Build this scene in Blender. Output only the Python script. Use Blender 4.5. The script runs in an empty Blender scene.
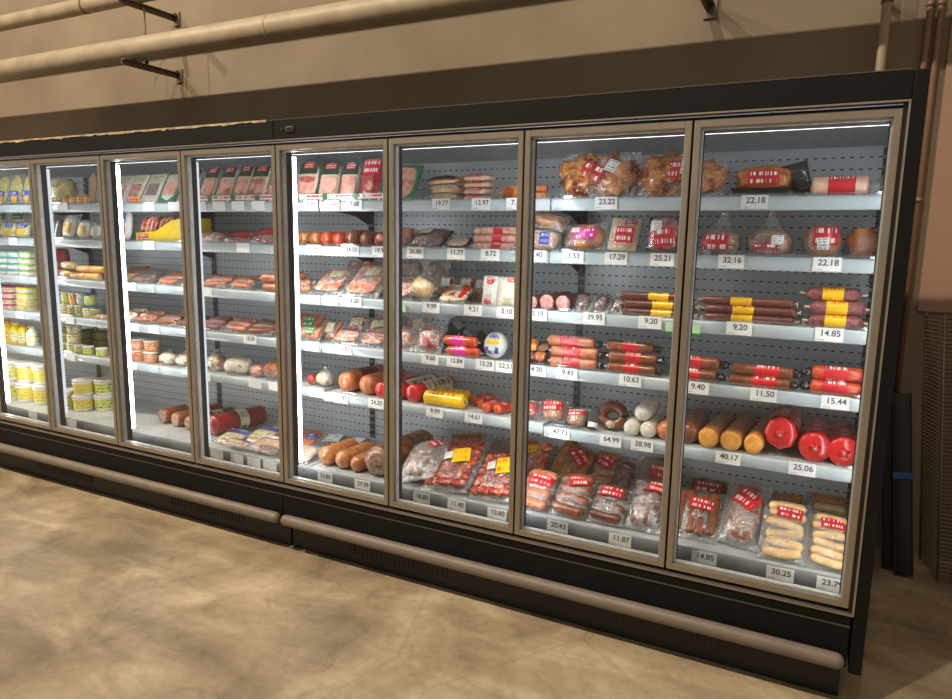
import bpy, bmesh, math, random
from mathutils import Vector, Matrix, Euler, noise as mnoise

random.seed(7)
PI = math.pi
scene = bpy.context.scene
COL = scene.collection

# ------------------------------------------------------------------ camera
F_PX = 690.64
CAM_P = Vector((2.32847, -2.51970, 1.57145))
CAM_R = Euler((1.413338, -0.0176411, 0.4700249), 'XYZ')
CAM_M = CAM_R.to_matrix()
cam_d = bpy.data.cameras.new('camera')
cam_d.sensor_fit = 'HORIZONTAL'
cam_d.sensor_width = 36.0
cam_d.lens = F_PX / 952.0 * 36.0
cam_d.clip_start = 0.05
cam_o = bpy.data.objects.new('camera', cam_d)
cam_o.location = CAM_P
cam_o.rotation_euler = CAM_R
COL.objects.link(cam_o)
scene.camera = cam_o

_a, _b, _c = CAM_M.col[0], CAM_M.col[1], CAM_M.col[2]


def U(u, y, z):
    """world x at depth y and height z of a survey column u of the photograph"""
    k = (u - 476.0) / F_PX
    v = Vector([_a[i] + k * _c[i] for i in range(3)])
    return CAM_P.x - (v.y * (y - CAM_P.y) + v.z * (z - CAM_P.z)) / v.x


def Z(v_px, x, y):
    """world height at (x, y) of a survey row of the photograph"""
    k = (349.5 - v_px) / F_PX
    v = Vector([_b[i] + k * _c[i] for i in range(3)])
    return CAM_P.z - (v.x * (x - CAM_P.x) + v.y * (y - CAM_P.y)) / v.z


# ------------------------------------------------------------------ materials
def lin(c):
    out = []
    for x in c[:3]:
        x = x / 255.0
        out.append(x / 12.92 if x <= 0.04045 else ((x + 0.055) / 1.055) ** 2.4)
    return (out[0], out[1], out[2], 1.0)


MATS = {}


def new_mat(name):
    m = bpy.data.materials.new(name)
    m.use_nodes = True
    nt = m.node_tree
    nt.nodes.clear()
    out = nt.nodes.new('ShaderNodeOutputMaterial')
    return m, nt, out


def N(nt, t, **kw):
    n = nt.nodes.new(t)
    for k, v in kw.items():
        setattr(n, k, v)
    return n


def principled(nt, out, rough=0.5, metal=0.0, coat=0.0, spec=0.5):
    p = N(nt, 'ShaderNodeBsdfPrincipled')
    p.inputs['Roughness'].default_value = rough
    p.inputs['Metallic'].default_value = metal
    p.inputs['Coat Weight'].default_value = coat
    p.inputs['Coat Roughness'].default_value = 0.15
    p.inputs['Specular IOR Level'].default_value = spec
    nt.links.new(p.outputs[0], out.inputs[0])
    return p


def rand_coord(nt, scale=1.0):
    tc = N(nt, 'ShaderNodeTexCoord')
    oi = N(nt, 'ShaderNodeObjectInfo')
    mul = N(nt, 'ShaderNodeMath', operation='MULTIPLY')
    mul.inputs[1].default_value = 37.0
    nt.links.new(oi.outputs['Random'], mul.inputs[0])
    add = N(nt, 'ShaderNodeVectorMath', operation='ADD')
    nt.links.new(tc.outputs['Object'], add.inputs[0])
    nt.links.new(mul.outputs[0], add.inputs[1])
    return add.outputs[0]


def flat(name, c, rough=0.5, metal=0.0, coat=0.0, c2=None, scale=30.0, bump=0.0, spec=0.5, emit=0.0):
    if name in MATS:
        return MATS[name]
    m, nt, out = new_mat(name)
    p = principled(nt, out, rough, metal, coat, spec)
    c2 = c2 or tuple(max(0, x * 0.93) for x in c)
    no = N(nt, 'ShaderNodeTexNoise')
    no.inputs['Scale'].default_value = scale
    no.inputs['Detail'].default_value = 4
    nt.links.new(rand_coord(nt), no.inputs['Vector'])
    r = N(nt, 'ShaderNodeValToRGB')
    r.color_ramp.elements[0].position = 0.35
    r.color_ramp.elements[1].position = 0.65
    r.color_ramp.elements[0].color = lin(c2)
    r.color_ramp.elements[1].color = lin(c)
    nt.links.new(no.outputs['Fac'], r.inputs[0])
    nt.links.new(r.outputs[0], p.inputs['Base Color'])
    if bump:
        b = N(nt, 'ShaderNodeBump')
        b.inputs['Strength'].default_value = bump
        b.inputs['Distance'].default_value = 0.004
        nt.links.new(no.outputs['Fac'], b.inputs['Height'])
        nt.links.new(b.outputs[0], p.inputs['Normal'])
    MATS[name] = m
    return m


def meat(name, c1, c2, c3=None, scale=45.0, rough=0.33, coat=0.35, spot=0.62, fat=None, bump=0.25):
    """mottled meat: two tones by noise, a third by a coarser one, flecks of fat by voronoi cells"""
    if name in MATS:
        return MATS[name]
    m, nt, out = new_mat(name)
    p = principled(nt, out, rough, 0.0, coat)
    vec = rand_coord(nt)
    no = N(nt, 'ShaderNodeTexNoise')
    no.inputs['Scale'].default_value = scale
    no.inputs['Detail'].default_value = 5
    nt.links.new(vec, no.inputs['Vector'])
    r = N(nt, 'ShaderNodeValToRGB')
    r.color_ramp.elements[0].position = 0.36
    r.color_ramp.elements[1].position = 0.66
    r.color_ramp.elements[0].color = lin(c1)
    r.color_ramp.elements[1].color = lin(c2)
    nt.links.new(no.outputs['Fac'], r.inputs[0])
    col = r.outputs[0]
    if c3:
        n2 = N(nt, 'ShaderNodeTexNoise')
        n2.inputs['Scale'].default_value = scale * 0.45
        nt.links.new(vec, n2.inputs['Vector'])
        r2 = N(nt, 'ShaderNodeValToRGB')
        r2.color_ramp.elements[0].position = spot - 0.08
        r2.color_ramp.elements[1].position = spot
        nt.links.new(n2.outputs['Fac'], r2.inputs[0])
        mx = N(nt, 'ShaderNodeMix', data_type='RGBA')
        nt.links.new(r2.outputs[0], mx.inputs[0])
        nt.links.new(col, mx.inputs[6])
        mx.inputs[7].default_value = lin(c3)
        col = mx.outputs[2]
    if fat:
        vo = N(nt, 'ShaderNodeTexVoronoi')
        vo.inputs['Scale'].default_value = fat[1]
        nt.links.new(vec, vo.inputs['Vector'])
        lt = N(nt, 'ShaderNodeMath', operation='LESS_THAN')
        lt.inputs[1].default_value = fat[2]
        nt.links.new(vo.outputs['Distance'], lt.inputs[0])
        mx = N(nt, 'ShaderNodeMix', data_type='RGBA')
        nt.links.new(lt.outputs[0], mx.inputs[0])
        nt.links.new(col, mx.inputs[6])
        mx.inputs[7].default_value = lin(fat[0])
        col = mx.outputs[2]
    nt.links.new(col, p.inputs['Base Color'])
    if bump:
        b = N(nt, 'ShaderNodeBump')
        b.inputs['Strength'].default_value = bump
        b.inputs['Distance'].default_value = 0.005
        nt.links.new(no.outputs['Fac'], b.inputs['Height'])
        nt.links.new(b.outputs[0], p.inputs['Normal'])
    MATS[name] = m
    return m


def printed(name, base, ink=(250, 245, 240), rows=3.0, rough=0.3, density=0.5, cols=16.0):
    """label with lines of print too small to read: rows of short ink strokes, by UV"""
    if name in MATS:
        return MATS[name]
    m, nt, out = new_mat(name)
    p = principled(nt, out, rough, 0.0, 0.3)
    tc = N(nt, 'ShaderNodeTexCoord')
    oi = N(nt, 'ShaderNodeObjectInfo')
    sx = N(nt, 'ShaderNodeSeparateXYZ')
    nt.links.new(tc.outputs['UV'], sx.inputs[0])

    def math_(op, a, b=None):
        n = N(nt, 'ShaderNodeMath', operation=op)
        for i, x in enumerate((a, b)):
            if x is None:
                continue
            if isinstance(x, (int, float)):
                n.inputs[i].default_value = x
            else:
                nt.links.new(x, n.inputs[i])
        return n.outputs[0]
    vr = math_('MULTIPLY', sx.outputs['Y'], rows)
    row = math_('FLOOR', vr)
    fr = math_('FRACT', vr)
    band = math_('MULTIPLY', math_('GREATER_THAN', fr, 0.28), math_('LESS_THAN', fr, 0.76))
    cx = N(nt, 'ShaderNodeCombineXYZ')
    nt.links.new(math_('MULTIPLY', sx.outputs['X'], cols), cx.inputs[0])
    nt.links.new(math_('MULTIPLY', row, 7.3), cx.inputs[1])
    nt.links.new(math_('MULTIPLY', oi.outputs['Random'], 50.0), cx.inputs[2])
    no = N(nt, 'ShaderNodeTexNoise')
    no.inputs['Scale'].default_value = 1.0
    no.inputs['Detail'].default_value = 1.0
    nt.links.new(cx.outputs[0], no.inputs['Vector'])
    st = math_('GREATER_THAN', no.outputs['Fac'], density)
    inx = math_('MULTIPLY', math_('GREATER_THAN', sx.outputs['X'], 0.08), math_('LESS_THAN', sx.outputs['X'], 0.92))
    mask = math_('MULTIPLY', math_('MULTIPLY', band, st), inx)
    mx = N(nt, 'ShaderNodeMix', data_type='RGBA')
    nt.links.new(mask, mx.inputs[0])
    mx.inputs[6].default_value = lin(base)
    mx.inputs[7].default_value = lin(ink)
    nt.links.new(mx.outputs[2], p.inputs['Base Color'])
    MATS[name] = m
    return m


def film_mat(name='clear_film', tint=(235, 240, 245), haze=0.10, gloss=0.12, bump=0.6, scale=60.0):
    """clear plastic film: mostly see-through, wrinkled gloss, a little milky"""
    if name in MATS:
        return MATS[name]
    m, nt, out = new_mat(name)
    tr = N(nt, 'ShaderNodeBsdfTransparent')
    gl = N(nt, 'ShaderNodeBsdfGlossy')
    gl.inputs['Roughness'].default_value = 0.12
    df = N(nt, 'ShaderNodeBsdfDiffuse')
    df.inputs['Color'].default_value = lin(tint)
    no = N(nt, 'ShaderNodeTexNoise')
    no.inputs['Scale'].default_value = scale
    no.inputs['Detail'].default_value = 3
    no.inputs['Distortion'].default_value = 1.2
    nt.links.new(rand_coord(nt), no.inputs['Vector'])
    b = N(nt, 'ShaderNodeBump')
    b.inputs['Strength'].default_value = bump
    b.inputs['Distance'].default_value = 0.01
    nt.links.new(no.outputs['Fac'], b.inputs['Height'])
    nt.links.new(b.outputs[0], gl.inputs['Normal'])
    m1 = N(nt, 'ShaderNodeMixShader')
    rr = N(nt, 'ShaderNodeMapRange')
    rr.inputs['From Min'].default_value = 0.45
    rr.inputs['From Max'].default_value = 0.75
    rr.inputs['To Min'].default_value = haze * 0.4
    rr.inputs['To Max'].default_value = haze * 2.6
    nt.links.new(no.outputs['Fac'], rr.inputs[0])
    nt.links.new(rr.outputs[0], m1.inputs[0])
    nt.links.new(tr.outputs[0], m1.inputs[1])
    nt.links.new(df.outputs[0], m1.inputs[2])
    lw = N(nt, 'ShaderNodeLayerWeight')
    lw.inputs['Blend'].default_value = 0.35
    mr = N(nt, 'ShaderNodeMapRange')
    mr.inputs['To Min'].default_value = gloss
    mr.inputs['To Max'].default_value = gloss + 0.3
    nt.links.new(lw.outputs['Facing'], mr.inputs[0])
    m2 = N(nt, 'ShaderNodeMixShader')
    nt.links.new(mr.outputs[0], m2.inputs[0])
    nt.links.new(m1.outputs[0], m2.inputs[1])
    nt.links.new(gl.outputs[0], m2.inputs[2])
    nt.links.new(m2.outputs[0], out.inputs[0])
    MATS[name] = m
    return m


def glass_mat():
    m, nt, out = new_mat('door_glass')
    tr = N(nt, 'ShaderNodeBsdfTransparent')
    tr.inputs['Color'].default_value = (0.93, 0.96, 0.96, 1)
    gl = N(nt, 'ShaderNodeBsdfGlossy')
    gl.inputs['Roughness'].default_value = 0.02
    lw = N(nt, 'ShaderNodeLayerWeight')
    lw.inputs['Blend'].default_value = 0.5
    pw = N(nt, 'ShaderNodeMath', operation='POWER')
    pw.inputs[1].default_value = 4.0
    nt.links.new(lw.outputs['Facing'], pw.inputs[0])
    mr = N(nt, 'ShaderNodeMapRange')
    mr.inputs['To Min'].default_value = 0.05
    mr.inputs['To Max'].default_value = 0.6
    nt.links.new(pw.outputs[0], mr.inputs[0])
    mx = N(nt, 'ShaderNodeMixShader')
    nt.links.new(mr.outputs[0], mx.inputs[0])
    nt.links.new(tr.outputs[0], mx.inputs[1])
    nt.links.new(gl.outputs[0], mx.inputs[2])
    nt.links.new(mx.outputs[0], out.inputs[0])
    return m


def emit_mat(name, c, s):
    m, nt, out = new_mat(name)
    e = N(nt, 'ShaderNodeEmission')
    e.inputs[0].default_value = lin(c)
    e.inputs[1].default_value = s
    nt.links.new(e.outputs[0], out.inputs[0])
    return m


def slotted_panel_mat():
    """grey sheet steel punched with rows of short slots"""
    m, nt, out = new_mat('punched_back_panel')
    p = principled(nt, out, 0.35, 0.12, 0.0)
    tc = N(nt, 'ShaderNodeTexCoord')
    sx = N(nt, 'ShaderNodeSeparateXYZ')
    nt.links.new(tc.outputs['Object'], sx.inputs[0])

    def mt(op, a, b=None):
        n = N(nt, 'ShaderNodeMath', operation=op)
        for i, x in enumerate((a, b)):
            if x is None:
                continue
            if isinstance(x, (int, float)):
                n.inputs[i].default_value = x
            else:
                nt.links.new(x, n.inputs[i])
        return n.outputs[0]
    fx = mt('FRACT', mt('MULTIPLY', mt('ADD', sx.outputs['X'], 10.0), 1 / 0.034))
    fz = mt('FRACT', mt('MULTIPLY', mt('ADD', sx.outputs['Z'], 0.0), 1 / 0.047))
    mask = mt('MULTIPLY', mt('LESS_THAN', fx, 0.46), mt('LESS_THAN', fz, 0.11))
    no = N(nt, 'ShaderNodeTexNoise')
    no.inputs['Scale'].default_value = 6
    nt.links.new(tc.outputs['Object'], no.inputs['Vector'])
    r = N(nt, 'ShaderNodeValToRGB')
    r.color_ramp.elements[0].color = lin((196, 203, 209))
    r.color_ramp.elements[1].color = lin((214, 220, 226))
    nt.links.new(no.outputs['Fac'], r.inputs[0])
    mx = N(nt, 'ShaderNodeMix', data_type='RGBA')
    nt.links.new(mask, mx.inputs[0])
    nt.links.new(r.outputs[0], mx.inputs[6])
    mx.inputs[7].default_value = lin((22, 24, 27))
    nt.links.new(mx.outputs[2], p.inputs['Base Color'])
    me = mt('MULTIPLY', mt('SUBTRACT', 1.0, mask), 0.12)
    nt.links.new(me, p.inputs['Metallic'])
    return m


def concrete_floor_mat():
    m, nt, out = new_mat('polished_concrete')
    p = principled(nt, out, 0.4, 0.0, 0.0, 0.35)
    tc = N(nt, 'ShaderNodeTexCoord')

    def noise(scale, detail=6, dist=0.0, stretch=None, rough=0.55):
        n = N(nt, 'ShaderNodeTexNoise')
        n.inputs['Scale'].default_value = scale
        n.inputs['Detail'].default_value = detail
        n.inputs['Distortion'].default_value = dist
        n.inputs['Roughness'].default_value = rough
        if stretch:
            mp = N(nt, 'ShaderNodeMapping')
            mp.inputs['Scale'].default_value = stretch
            mp.inputs['Rotation'].default_value = (0, 0, 0.5)
            nt.links.new(tc.outputs['Object'], mp.inputs[0])
            nt.links.new(mp.outputs[0], n.inputs['Vector'])
        else:
            nt.links.new(tc.outputs['Object'], n.inputs['Vector'])
        return n.outputs['Fac']

    def ramp(f, e):
        r = N(nt, 'ShaderNodeValToRGB')
        while len(r.color_ramp.elements) < len(e):
            r.color_ramp.elements.new(0.5)
        for el, (pos, c) in zip(r.color_ramp.elements, e):
            el.position = pos
            el.color = c if len(c) == 4 else lin(c)
        nt.links.new(f, r.inputs[0])
        return r.outputs[0]

    def mix(f, a, b, mode='MIX'):
        x = N(nt, 'ShaderNodeMix', data_type='RGBA', blend_type=mode)
        for s, v in ((0, f), (6, a), (7, b)):
            if isinstance(v, (int, float)):
                x.inputs[s].default_value = v
            elif isinstance(v, tuple):
                x.inputs[s].default_value = v
            else:
                nt.links.new(v, x.inputs[s])
        return x.outputs[2]
    base = ramp(noise(1.7, 8, 0.8), [(0.30, (124, 110, 90)), (0.48, (160, 144, 118)), (0.62, (186, 169, 141)), (0.75, (206, 190, 164))])
    streak = ramp(noise(2.2, 8, 1.0, (0.7, 2.6, 1)), [(0.40, (1, 1, 1, 1)), (0.60, (0.70, 0.68, 0.64, 1))])
    c = mix(0.75, base, streak, 'MULTIPLY')
    fine = ramp(noise(28, 8, 0.0), [(0.36, (0.80, 0.79, 0.77, 1)), (0.6, (1, 1, 1, 1))])
    c = mix(0.55, c, fine, 'MULTIPLY')
    stain = ramp(noise(5.5, 5, 1.6), [(0.58, (1, 1, 1, 1)), (0.74, (0.66, 0.62, 0.56, 1))])
    c = mix(0.7, c, stain, 'MULTIPLY')
    # thin dark scratches
    wv = N(nt, 'ShaderNodeTexVoronoi', feature='DISTANCE_TO_EDGE')
    wv.inputs['Scale'].default_value = 1.1
    mp = N(nt, 'ShaderNodeMapping')
    mp.inputs['Scale'].default_value = (1.0, 0.35, 1)
    mp.inputs['Rotation'].default_value = (0, 0, 0.9)
    nt.links.new(tc.outputs['Object'], mp.inputs[0])
    nt.links.new(mp.outputs[0], wv.inputs['Vector'])
    cr = ramp(wv.outputs['Distance'], [(0.0, (0.72, 0.7, 0.66, 1)), (0.006, (1, 1, 1, 1))])
    c = mix(0.5, c, cr, 'MULTIPLY')
    nt.links.new(c, p.inputs['Base Color'])
    rr = N(nt, 'ShaderNodeMapRange')
    rr.inputs['To Min'].default_value = 0.28
    rr.inputs['To Max'].default_value = 0.60
    nt.links.new(noise(3.0, 4), rr.inputs[0])
    nt.links.new(rr.outputs[0], p.inputs['Roughness'])
    return m


def plaster_mat(name, c1, c2):
    m, nt, out = new_mat(name)
    p = principled(nt, out, 0.75, 0.0, 0.0, 0.2)
    tc = N(nt, 'ShaderNodeTexCoord')
    no = N(nt, 'ShaderNodeTexNoise')
    no.inputs['Scale'].default_value = 1.6
    no.inputs['Detail'].default_value = 7
    nt.links.new(tc.outputs['Object'], no.inputs['Vector'])
    r = N(nt, 'ShaderNodeValToRGB')
    r.color_ramp.elements[0].position = 0.3
    r.color_ramp.elements[1].position = 0.7
    r.color_ramp.elements[0].color = lin(c1)
    r.color_ramp.elements[1].color = lin(c2)
    nt.links.new(no.outputs['Fac'], r.inputs[0])
    nt.links.new(r.outputs[0], p.inputs['Base Color'])
    n2 = N(nt, 'ShaderNodeTexNoise')
    n2.inputs['Scale'].default_value = 90
    nt.links.new(tc.outputs['Object'], n2.inputs['Vector'])
    b = N(nt, 'ShaderNodeBump')
    b.inputs['Strength'].default_value = 0.25
    b.inputs['Distance'].default_value = 0.004
    nt.links.new(n2.outputs['Fac'], b.inputs['Height'])
    nt.links.new(b.outputs[0], p.inputs['Normal'])
    return m


M_GLASS = glass_mat()
M_FILM = film_mat()
M_FILM2 = film_mat('milky_film', haze=0.20, gloss=0.15)
M_ACRYL = film_mat('clear_acrylic', haze=0.05, gloss=0.06, bump=0.0)
M_LED = emit_mat('cool_white_light', (248, 251, 254), 20.0)
M_LED3 = emit_mat('soft_side_light', (228, 236, 244), 1.0)
M_TOPFILL = emit_mat('added_top_fill', (240, 247, 255), 6.0)
M_PANEL = slotted_panel_mat()
M_ALU = flat('brushed_aluminium', (162, 153, 141), 0.36, 0.7, c2=(152, 143, 131), scale=8)
M_ALU2 = flat('silver_aluminium', (205, 208, 210), 0.28, 0.7, scale=8)
M_DARK = flat('dark_painted_steel', (15, 14.5, 14), 0.6, c2=(12, 12, 11.5), scale=5, spec=0.2)
M_BLACK = flat('black_steel', (14, 14, 14), 0.5, scale=6)
M_GASKET = flat('black_gasket', (18, 20, 24), 0.45)
M_BUMP = flat('taupe_bumper', (118, 108, 97), 0.5, c2=(110, 100, 90), scale=14)
M_SHELF = flat('white_shelf_steel', (205, 212, 216), 0.35, scale=6)
M_RAIL = flat('grey_price_rail', (188, 200, 206), 0.25, coat=0.4, c2=(176, 189, 196), scale=5)
M_RAILD = flat('dull_price_rail', (122, 126, 130), 0.3, coat=0.4, scale=5)
M_CARD = flat('white_card', (240, 241, 241), 0.5, scale=5)
M_INK = flat('black_ink', (74, 76, 84), 0.6)
M_INKG = flat('grey_ink', (176, 178, 182), 0.6)
M_BLKTRAY = flat('black_plastic_tray', (20, 20, 22), 0.25, coat=0.5)
M_WHITEP = flat('white_plastic', (236, 234, 226), 0.35, coat=0.3)
M_STRING = flat('pale_string', (206, 190, 160), 0.8)
M_CLIP = flat('metal_clip', (190, 190, 190), 0.3, 0.9)
M_RED = printed('red_printed_label', (205, 26, 42), rows=2.0, density=0.52)
M_REDW = flat('red_plastic', (214, 32, 36), 0.22, coat=0.6, c2=(188, 20, 26), scale=30, bump=0.3)
M_YEL = printed('yellow_printed_label', (246, 196, 22), ink=(196, 74, 20), rows=2.0, density=0.55)
M_MAG = printed('magenta_printed_label', (222, 40, 150), rows=2.0, density=0.55)
M_WHL = printed('white_printed_label', (238, 238, 236), ink=(120, 126, 136), rows=4.0, density=0.5)
M_GRNL = printed('green_printed_label', (36, 130, 70), rows=2.0, density=0.52)
M_BLUEL = printed('blue_printed_label', (58, 76, 180), rows=2.0, density=0.55)
M_CREAML = printed('cream_printed_label', (222, 214, 178), ink=(120, 96, 60), rows=4.0, density=0.5)

# meats
SAL_DARK = meat('dark_salami_skin', (84, 38, 32), (116, 58, 46), scale=50, rough=0.4, coat=0.2)
SAL_ROSE = meat('rose_salami_skin', (112, 52, 54), (150, 84, 84), scale=60, rough=0.45, coat=0.1, fat=((178, 128, 122), 160, 0.25))
SAU_BROWN = meat('brown_sausage_skin', (112, 58, 34), (150, 84, 50), scale=40)
SAU_ORNG = meat('orange_brown_sausage_skin', (168, 88, 46), (206, 128, 80), scale=40)
SAU_PINK = meat('pink_brown_sausage_skin', (172, 96, 66), (208, 138, 104), scale=40)
SAU_RED = meat('red_orange_sausage_skin', (188, 58, 30), (222, 88, 46), scale=40, coat=0.6)
SAU_PALE = meat('pale_frankfurter_skin', (214, 170, 112), (238, 204, 152), scale=30)
SAU_DEEP = meat('deep_brown_sausage_skin', (84, 40, 28), (122, 66, 44), scale=40)
SAU_CARA = meat('caramel_sausage_skin', (150, 88, 44), (196, 128, 72), scale=30)
CUT_ORNG = meat('orange_cut_face', (216, 142, 52), (242, 178, 82), scale=30, bump=0.1)
CUT_PINK = meat('pink_mortadella', (206, 124, 126), (232, 164, 162), scale=60, fat=((244, 226, 218), 130, 0.22), bump=0.1)
HAM_ORNG = meat('golden_ham', (190, 96, 30), (232, 150, 58), (150, 66, 24), scale=22)
HAM_BRWN = meat('roasted_ham', (172, 104, 60), (222, 162, 108), (140, 60, 40), scale=30, fat=((224, 190, 150), 60, 0.2))
ROAST = meat('spiced_roast', (146, 68, 34), (214, 150, 74), (120, 40, 26), scale=34, fat=((232, 190, 112), 75, 0.25))
ROLL_PALE = meat('pale_rolled_meat', (226, 176, 144), (242, 206, 178), scale=24)
BACON = meat('bacon', (170, 66, 54), (226, 160, 130), (238, 208, 184), scale=60)
SLICED = meat('sliced_ham', (214, 140, 124), (236, 184, 160), (180, 84, 70), scale=40)
REDMEAT = meat('red_cured_meat', (138, 34, 34), (196, 74, 66), (226, 168, 150), scale=60)
SALBAG = meat('spicy_red_sausage', (168, 36, 22), (214, 84, 44), (236, 140, 84), scale=55, coat=0.6)
GREYM = meat('grey_brown_meat', (120, 96, 84), (164, 134, 116), scale=40)
NETWHITE = meat('white_mould_salami', (206, 200, 184), (236, 232, 220), scale=70, rough=0.8, coat=0.0)
VEGSAL = meat('pale_salad_mix', (222, 210, 178), (240, 232, 208), (196, 96, 70), scale=45, fat=((110, 140, 70), 50, 0.2))
CHEESE = meat('yellow_cheese', (224, 192, 108), (242, 220, 150), scale=20, bump=0.1)
CHEESEO = meat('amber_cheese', (206, 148, 62), (236, 188, 104), scale=20, bump=0.1)
YELBAG = meat('yellow_bag_contents', (216, 198, 84), (240, 228, 132), scale=30)
OLIVES = meat('green_pickled_mix', (140, 140, 60), (206, 196, 110), (226, 214, 150), scale=70)
REDMIX = meat('orange_salad_mix', (206, 96, 52), (232, 150, 90), (240, 206, 170), scale=60)


# ------------------------------------------------------------------ mesh building
class MB:
    """collects vertices and faces (with optional uv and material slots) for ONE mesh"""

    def __init__(self):
        self.v, self.f, self.uv, self.mi = [], [], [], []

    def add(self, vs, fs, mat=None, uvs=None, slot=0):
        b = len(self.v)
        for p in vs:
            p = Vector(p)
            self.v.append(mat @ p if mat is not None else p)
        for i, f in enumerate(fs):
            self.f.append([b + k for k in f])
            self.uv.append([uvs[k] for k in f] if uvs else None)
            self.mi.append(slot)
        return self

    def clampy(self, y):
        self.v = [Vector((p.x, max(p.y, y + 0.12 * (p.y - y)), p.z)) for p in self.v]
        return self

    def mesh(self, name, mats, smooth=True):
        me = bpy.data.meshes.new(name)
        me.from_pydata([tuple(p) for p in self.v], [], self.f)
        if any(u is not None for u in self.uv):
            l = me.uv_layers.new(name='UVMap')
            k = 0
            for i, f in enumerate(self.f):
                for j in range(len(f)):
                    if self.uv[i]:
                        l.data[k].uv = self.uv[i][j]
                    k += 1
        for m in (mats if isinstance(mats, (list, tuple)) else [mats]):
            me.materials.append(m)
        for i, p in enumerate(me.polygons):
            p.use_smooth = smooth
            p.material_index = self.mi[i]
        bm = bmesh.new()
        bm.from_mesh(me)
        bmesh.ops.recalc_face_normals(bm, faces=bm.faces)
        bm.to_mesh(me)
        bm.free()
        me.update()
        return me

    def build(self, name, mats, parent=None, smooth=True, loc=None, rot=None):
        return link(name, self.mesh(name, mats, smooth), parent, loc, rot)


def link(name, me, parent=None, loc=None, rot=None):
    o = bpy.data.objects.new(name, me)
    COL.objects.link(o)
    o.parent = parent
    if loc is not None:
        o.location = loc
    if rot is not None:
        o.rotation_euler = rot
    return o


def box(x0, x1, y0, y1, z0, z1):
    v = [(x0, y0, z0), (x1, y0, z0), (x1, y1, z0), (x0, y1, z0), (x0, y0, z1), (x1, y0, z1), (x1, y1, z1), (x0, y1, z1)]
    f = [(0, 3, 2, 1), (4, 5, 6, 7), (0, 1, 5, 4), (1, 2, 6, 5), (2, 3, 7, 6), (3, 0, 4, 7)]
    return v, f


def bevel_box(x0, x1, y0, y1, z0, z1, r=0.004, seg=2):
    bm = bmesh.new()
    v, f = box(x0, x1, y0, y1, z0, z1)
    vs = [bm.verts.new(p) for p in v]
    for q in f:
        bm.faces.new([vs[i] for i in q])
    r = min(r, (x1 - x0) * 0.45, (y1 - y0) * 0.45, (z1 - z0) * 0.45)
    bmesh.ops.bevel(bm, geom=list(bm.edges), offset=r, segments=seg, affect='EDGES', profile=0.5)
    bm.verts.index_update()
    out = [tuple(p.co) for p in bm.verts], [[p.index for p in q.verts] for q in bm.faces]
    bm.free()
    return out


def lathe(profile, n=20, wob=0.0, seed=0, wscale=1.0):
    """revolve [(t, r)] round the X axis; uv = (t, angle)"""
    vs, fs, uv = [], [], []
    t0, t1 = profile[0][0], profile[-1][0]
    L = (t1 - t0) or 1.0
    for i, (t, r) in enumerate(profile):
        for j in range(n):
            a = 2 * PI * j / n
            rr = r
            if wob:
                rr = r * (1 + wob * mnoise.noise(Vector((t * 18 * wscale + seed * 3.1, math.cos(a) * 1.3 + seed, math.sin(a) * 1.3))))
            vs.append((t, rr * math.cos(a), rr * math.sin(a)))
            uv.append(((t - t0) / L, j / n))
    m = len(profile)
    for i in range(m - 1):
        for j in range(n):
            k = (j + 1) % n
            fs.append((i * n + j, i * n + k, (i + 1) * n + k, (i + 1) * n + j))
    if profile[0][1] > 1e-6:
        fs.append(tuple(range(n - 1, -1, -1)))
    if profile[-1][1] > 1e-6:
        fs.append(tuple((m - 1) * n + j for j in range(n)))
    return vs, fs, uv


def capsule_profile(L, r, e=1.0, k=6, body=8):
    """half-ellipse ends of length r*e; slightly fuller in the middle"""
    h = L / 2
    p = []
    for i in range(k + 1):
        a = PI / 2 * i / k
        p.append((-h + r * e * (1 - math.cos(a)), max(1e-4, r * math.sin(a))))
    for i in range(1, body):
        t = -h + r * e + (L - 2 * r * e) * i / body
        p.append((t, r))
    for i in range(k, -1, -1):
        a = PI / 2 * i / k
        p.append((h - r * e * (1 - math.cos(a)), max(1e-4, r * math.sin(a))))
    return p


def tube(pts, r, n=6):
    vs, fs = [], []
    pts = [Vector(p) for p in pts]
    for i, p in enumerate(pts):
        d = (pts[min(i + 1, len(pts) - 1)] - pts[max(i - 1, 0)]).normalized()
        u = d.cross(Vector((0, 0, 1)))
        if u.length < 1e-3:
            u = d.cross(Vector((0, 1, 0)))
        u.normalize()
        w = d.cross(u)
        for j in range(n):
            a = 2 * PI * j / n
            q = p + u * (r * math.cos(a)) + w * (r * math.sin(a))
            vs.append(tuple(q))
    for i in range(len(pts) - 1):
        for j in range(n):
            k = (j + 1) % n
            fs.append((i * n + j, i * n + k, (i + 1) * n + k, (i + 1) * n + j))
    fs.append(tuple(range(n)))
    fs.append(tuple((len(pts) - 1) * n + j for j in range(n)))
    return vs, fs


def blob(rx, ry, rz, wob=0.08, seed=0.0, p=2.0, nu=20, nv=12, fr=1.6):
    """lumpy super-ellipsoid centred on the origin"""
    vs, fs = [], []

    def sp(c, e):
        return math.copysign(abs(c) ** (2.0 / e), c)
    for i in range(nv + 1):
        th = -PI / 2 + PI * i / nv
        for j in range(nu):
            ph = 2 * PI * j / nu
            x = sp(math.cos(th), p) * sp(math.cos(ph), p)
            y = sp(math.cos(th), p) * sp(math.sin(ph), p)
            z = sp(math.sin(th), p)
            k = 1 + wob * mnoise.noise(Vector((x * fr + seed, y * fr - seed, z * fr + 2 * seed)))
            vs.append((x * rx * k, y * ry * k, z * rz * k))
    for i in range(nv):
        for j in range(nu):
            k = (j + 1) % nu
            fs.append((i * nu + j, i * nu + k, (i + 1) * nu + k, (i + 1) * nu + j))
    return vs, fs


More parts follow.
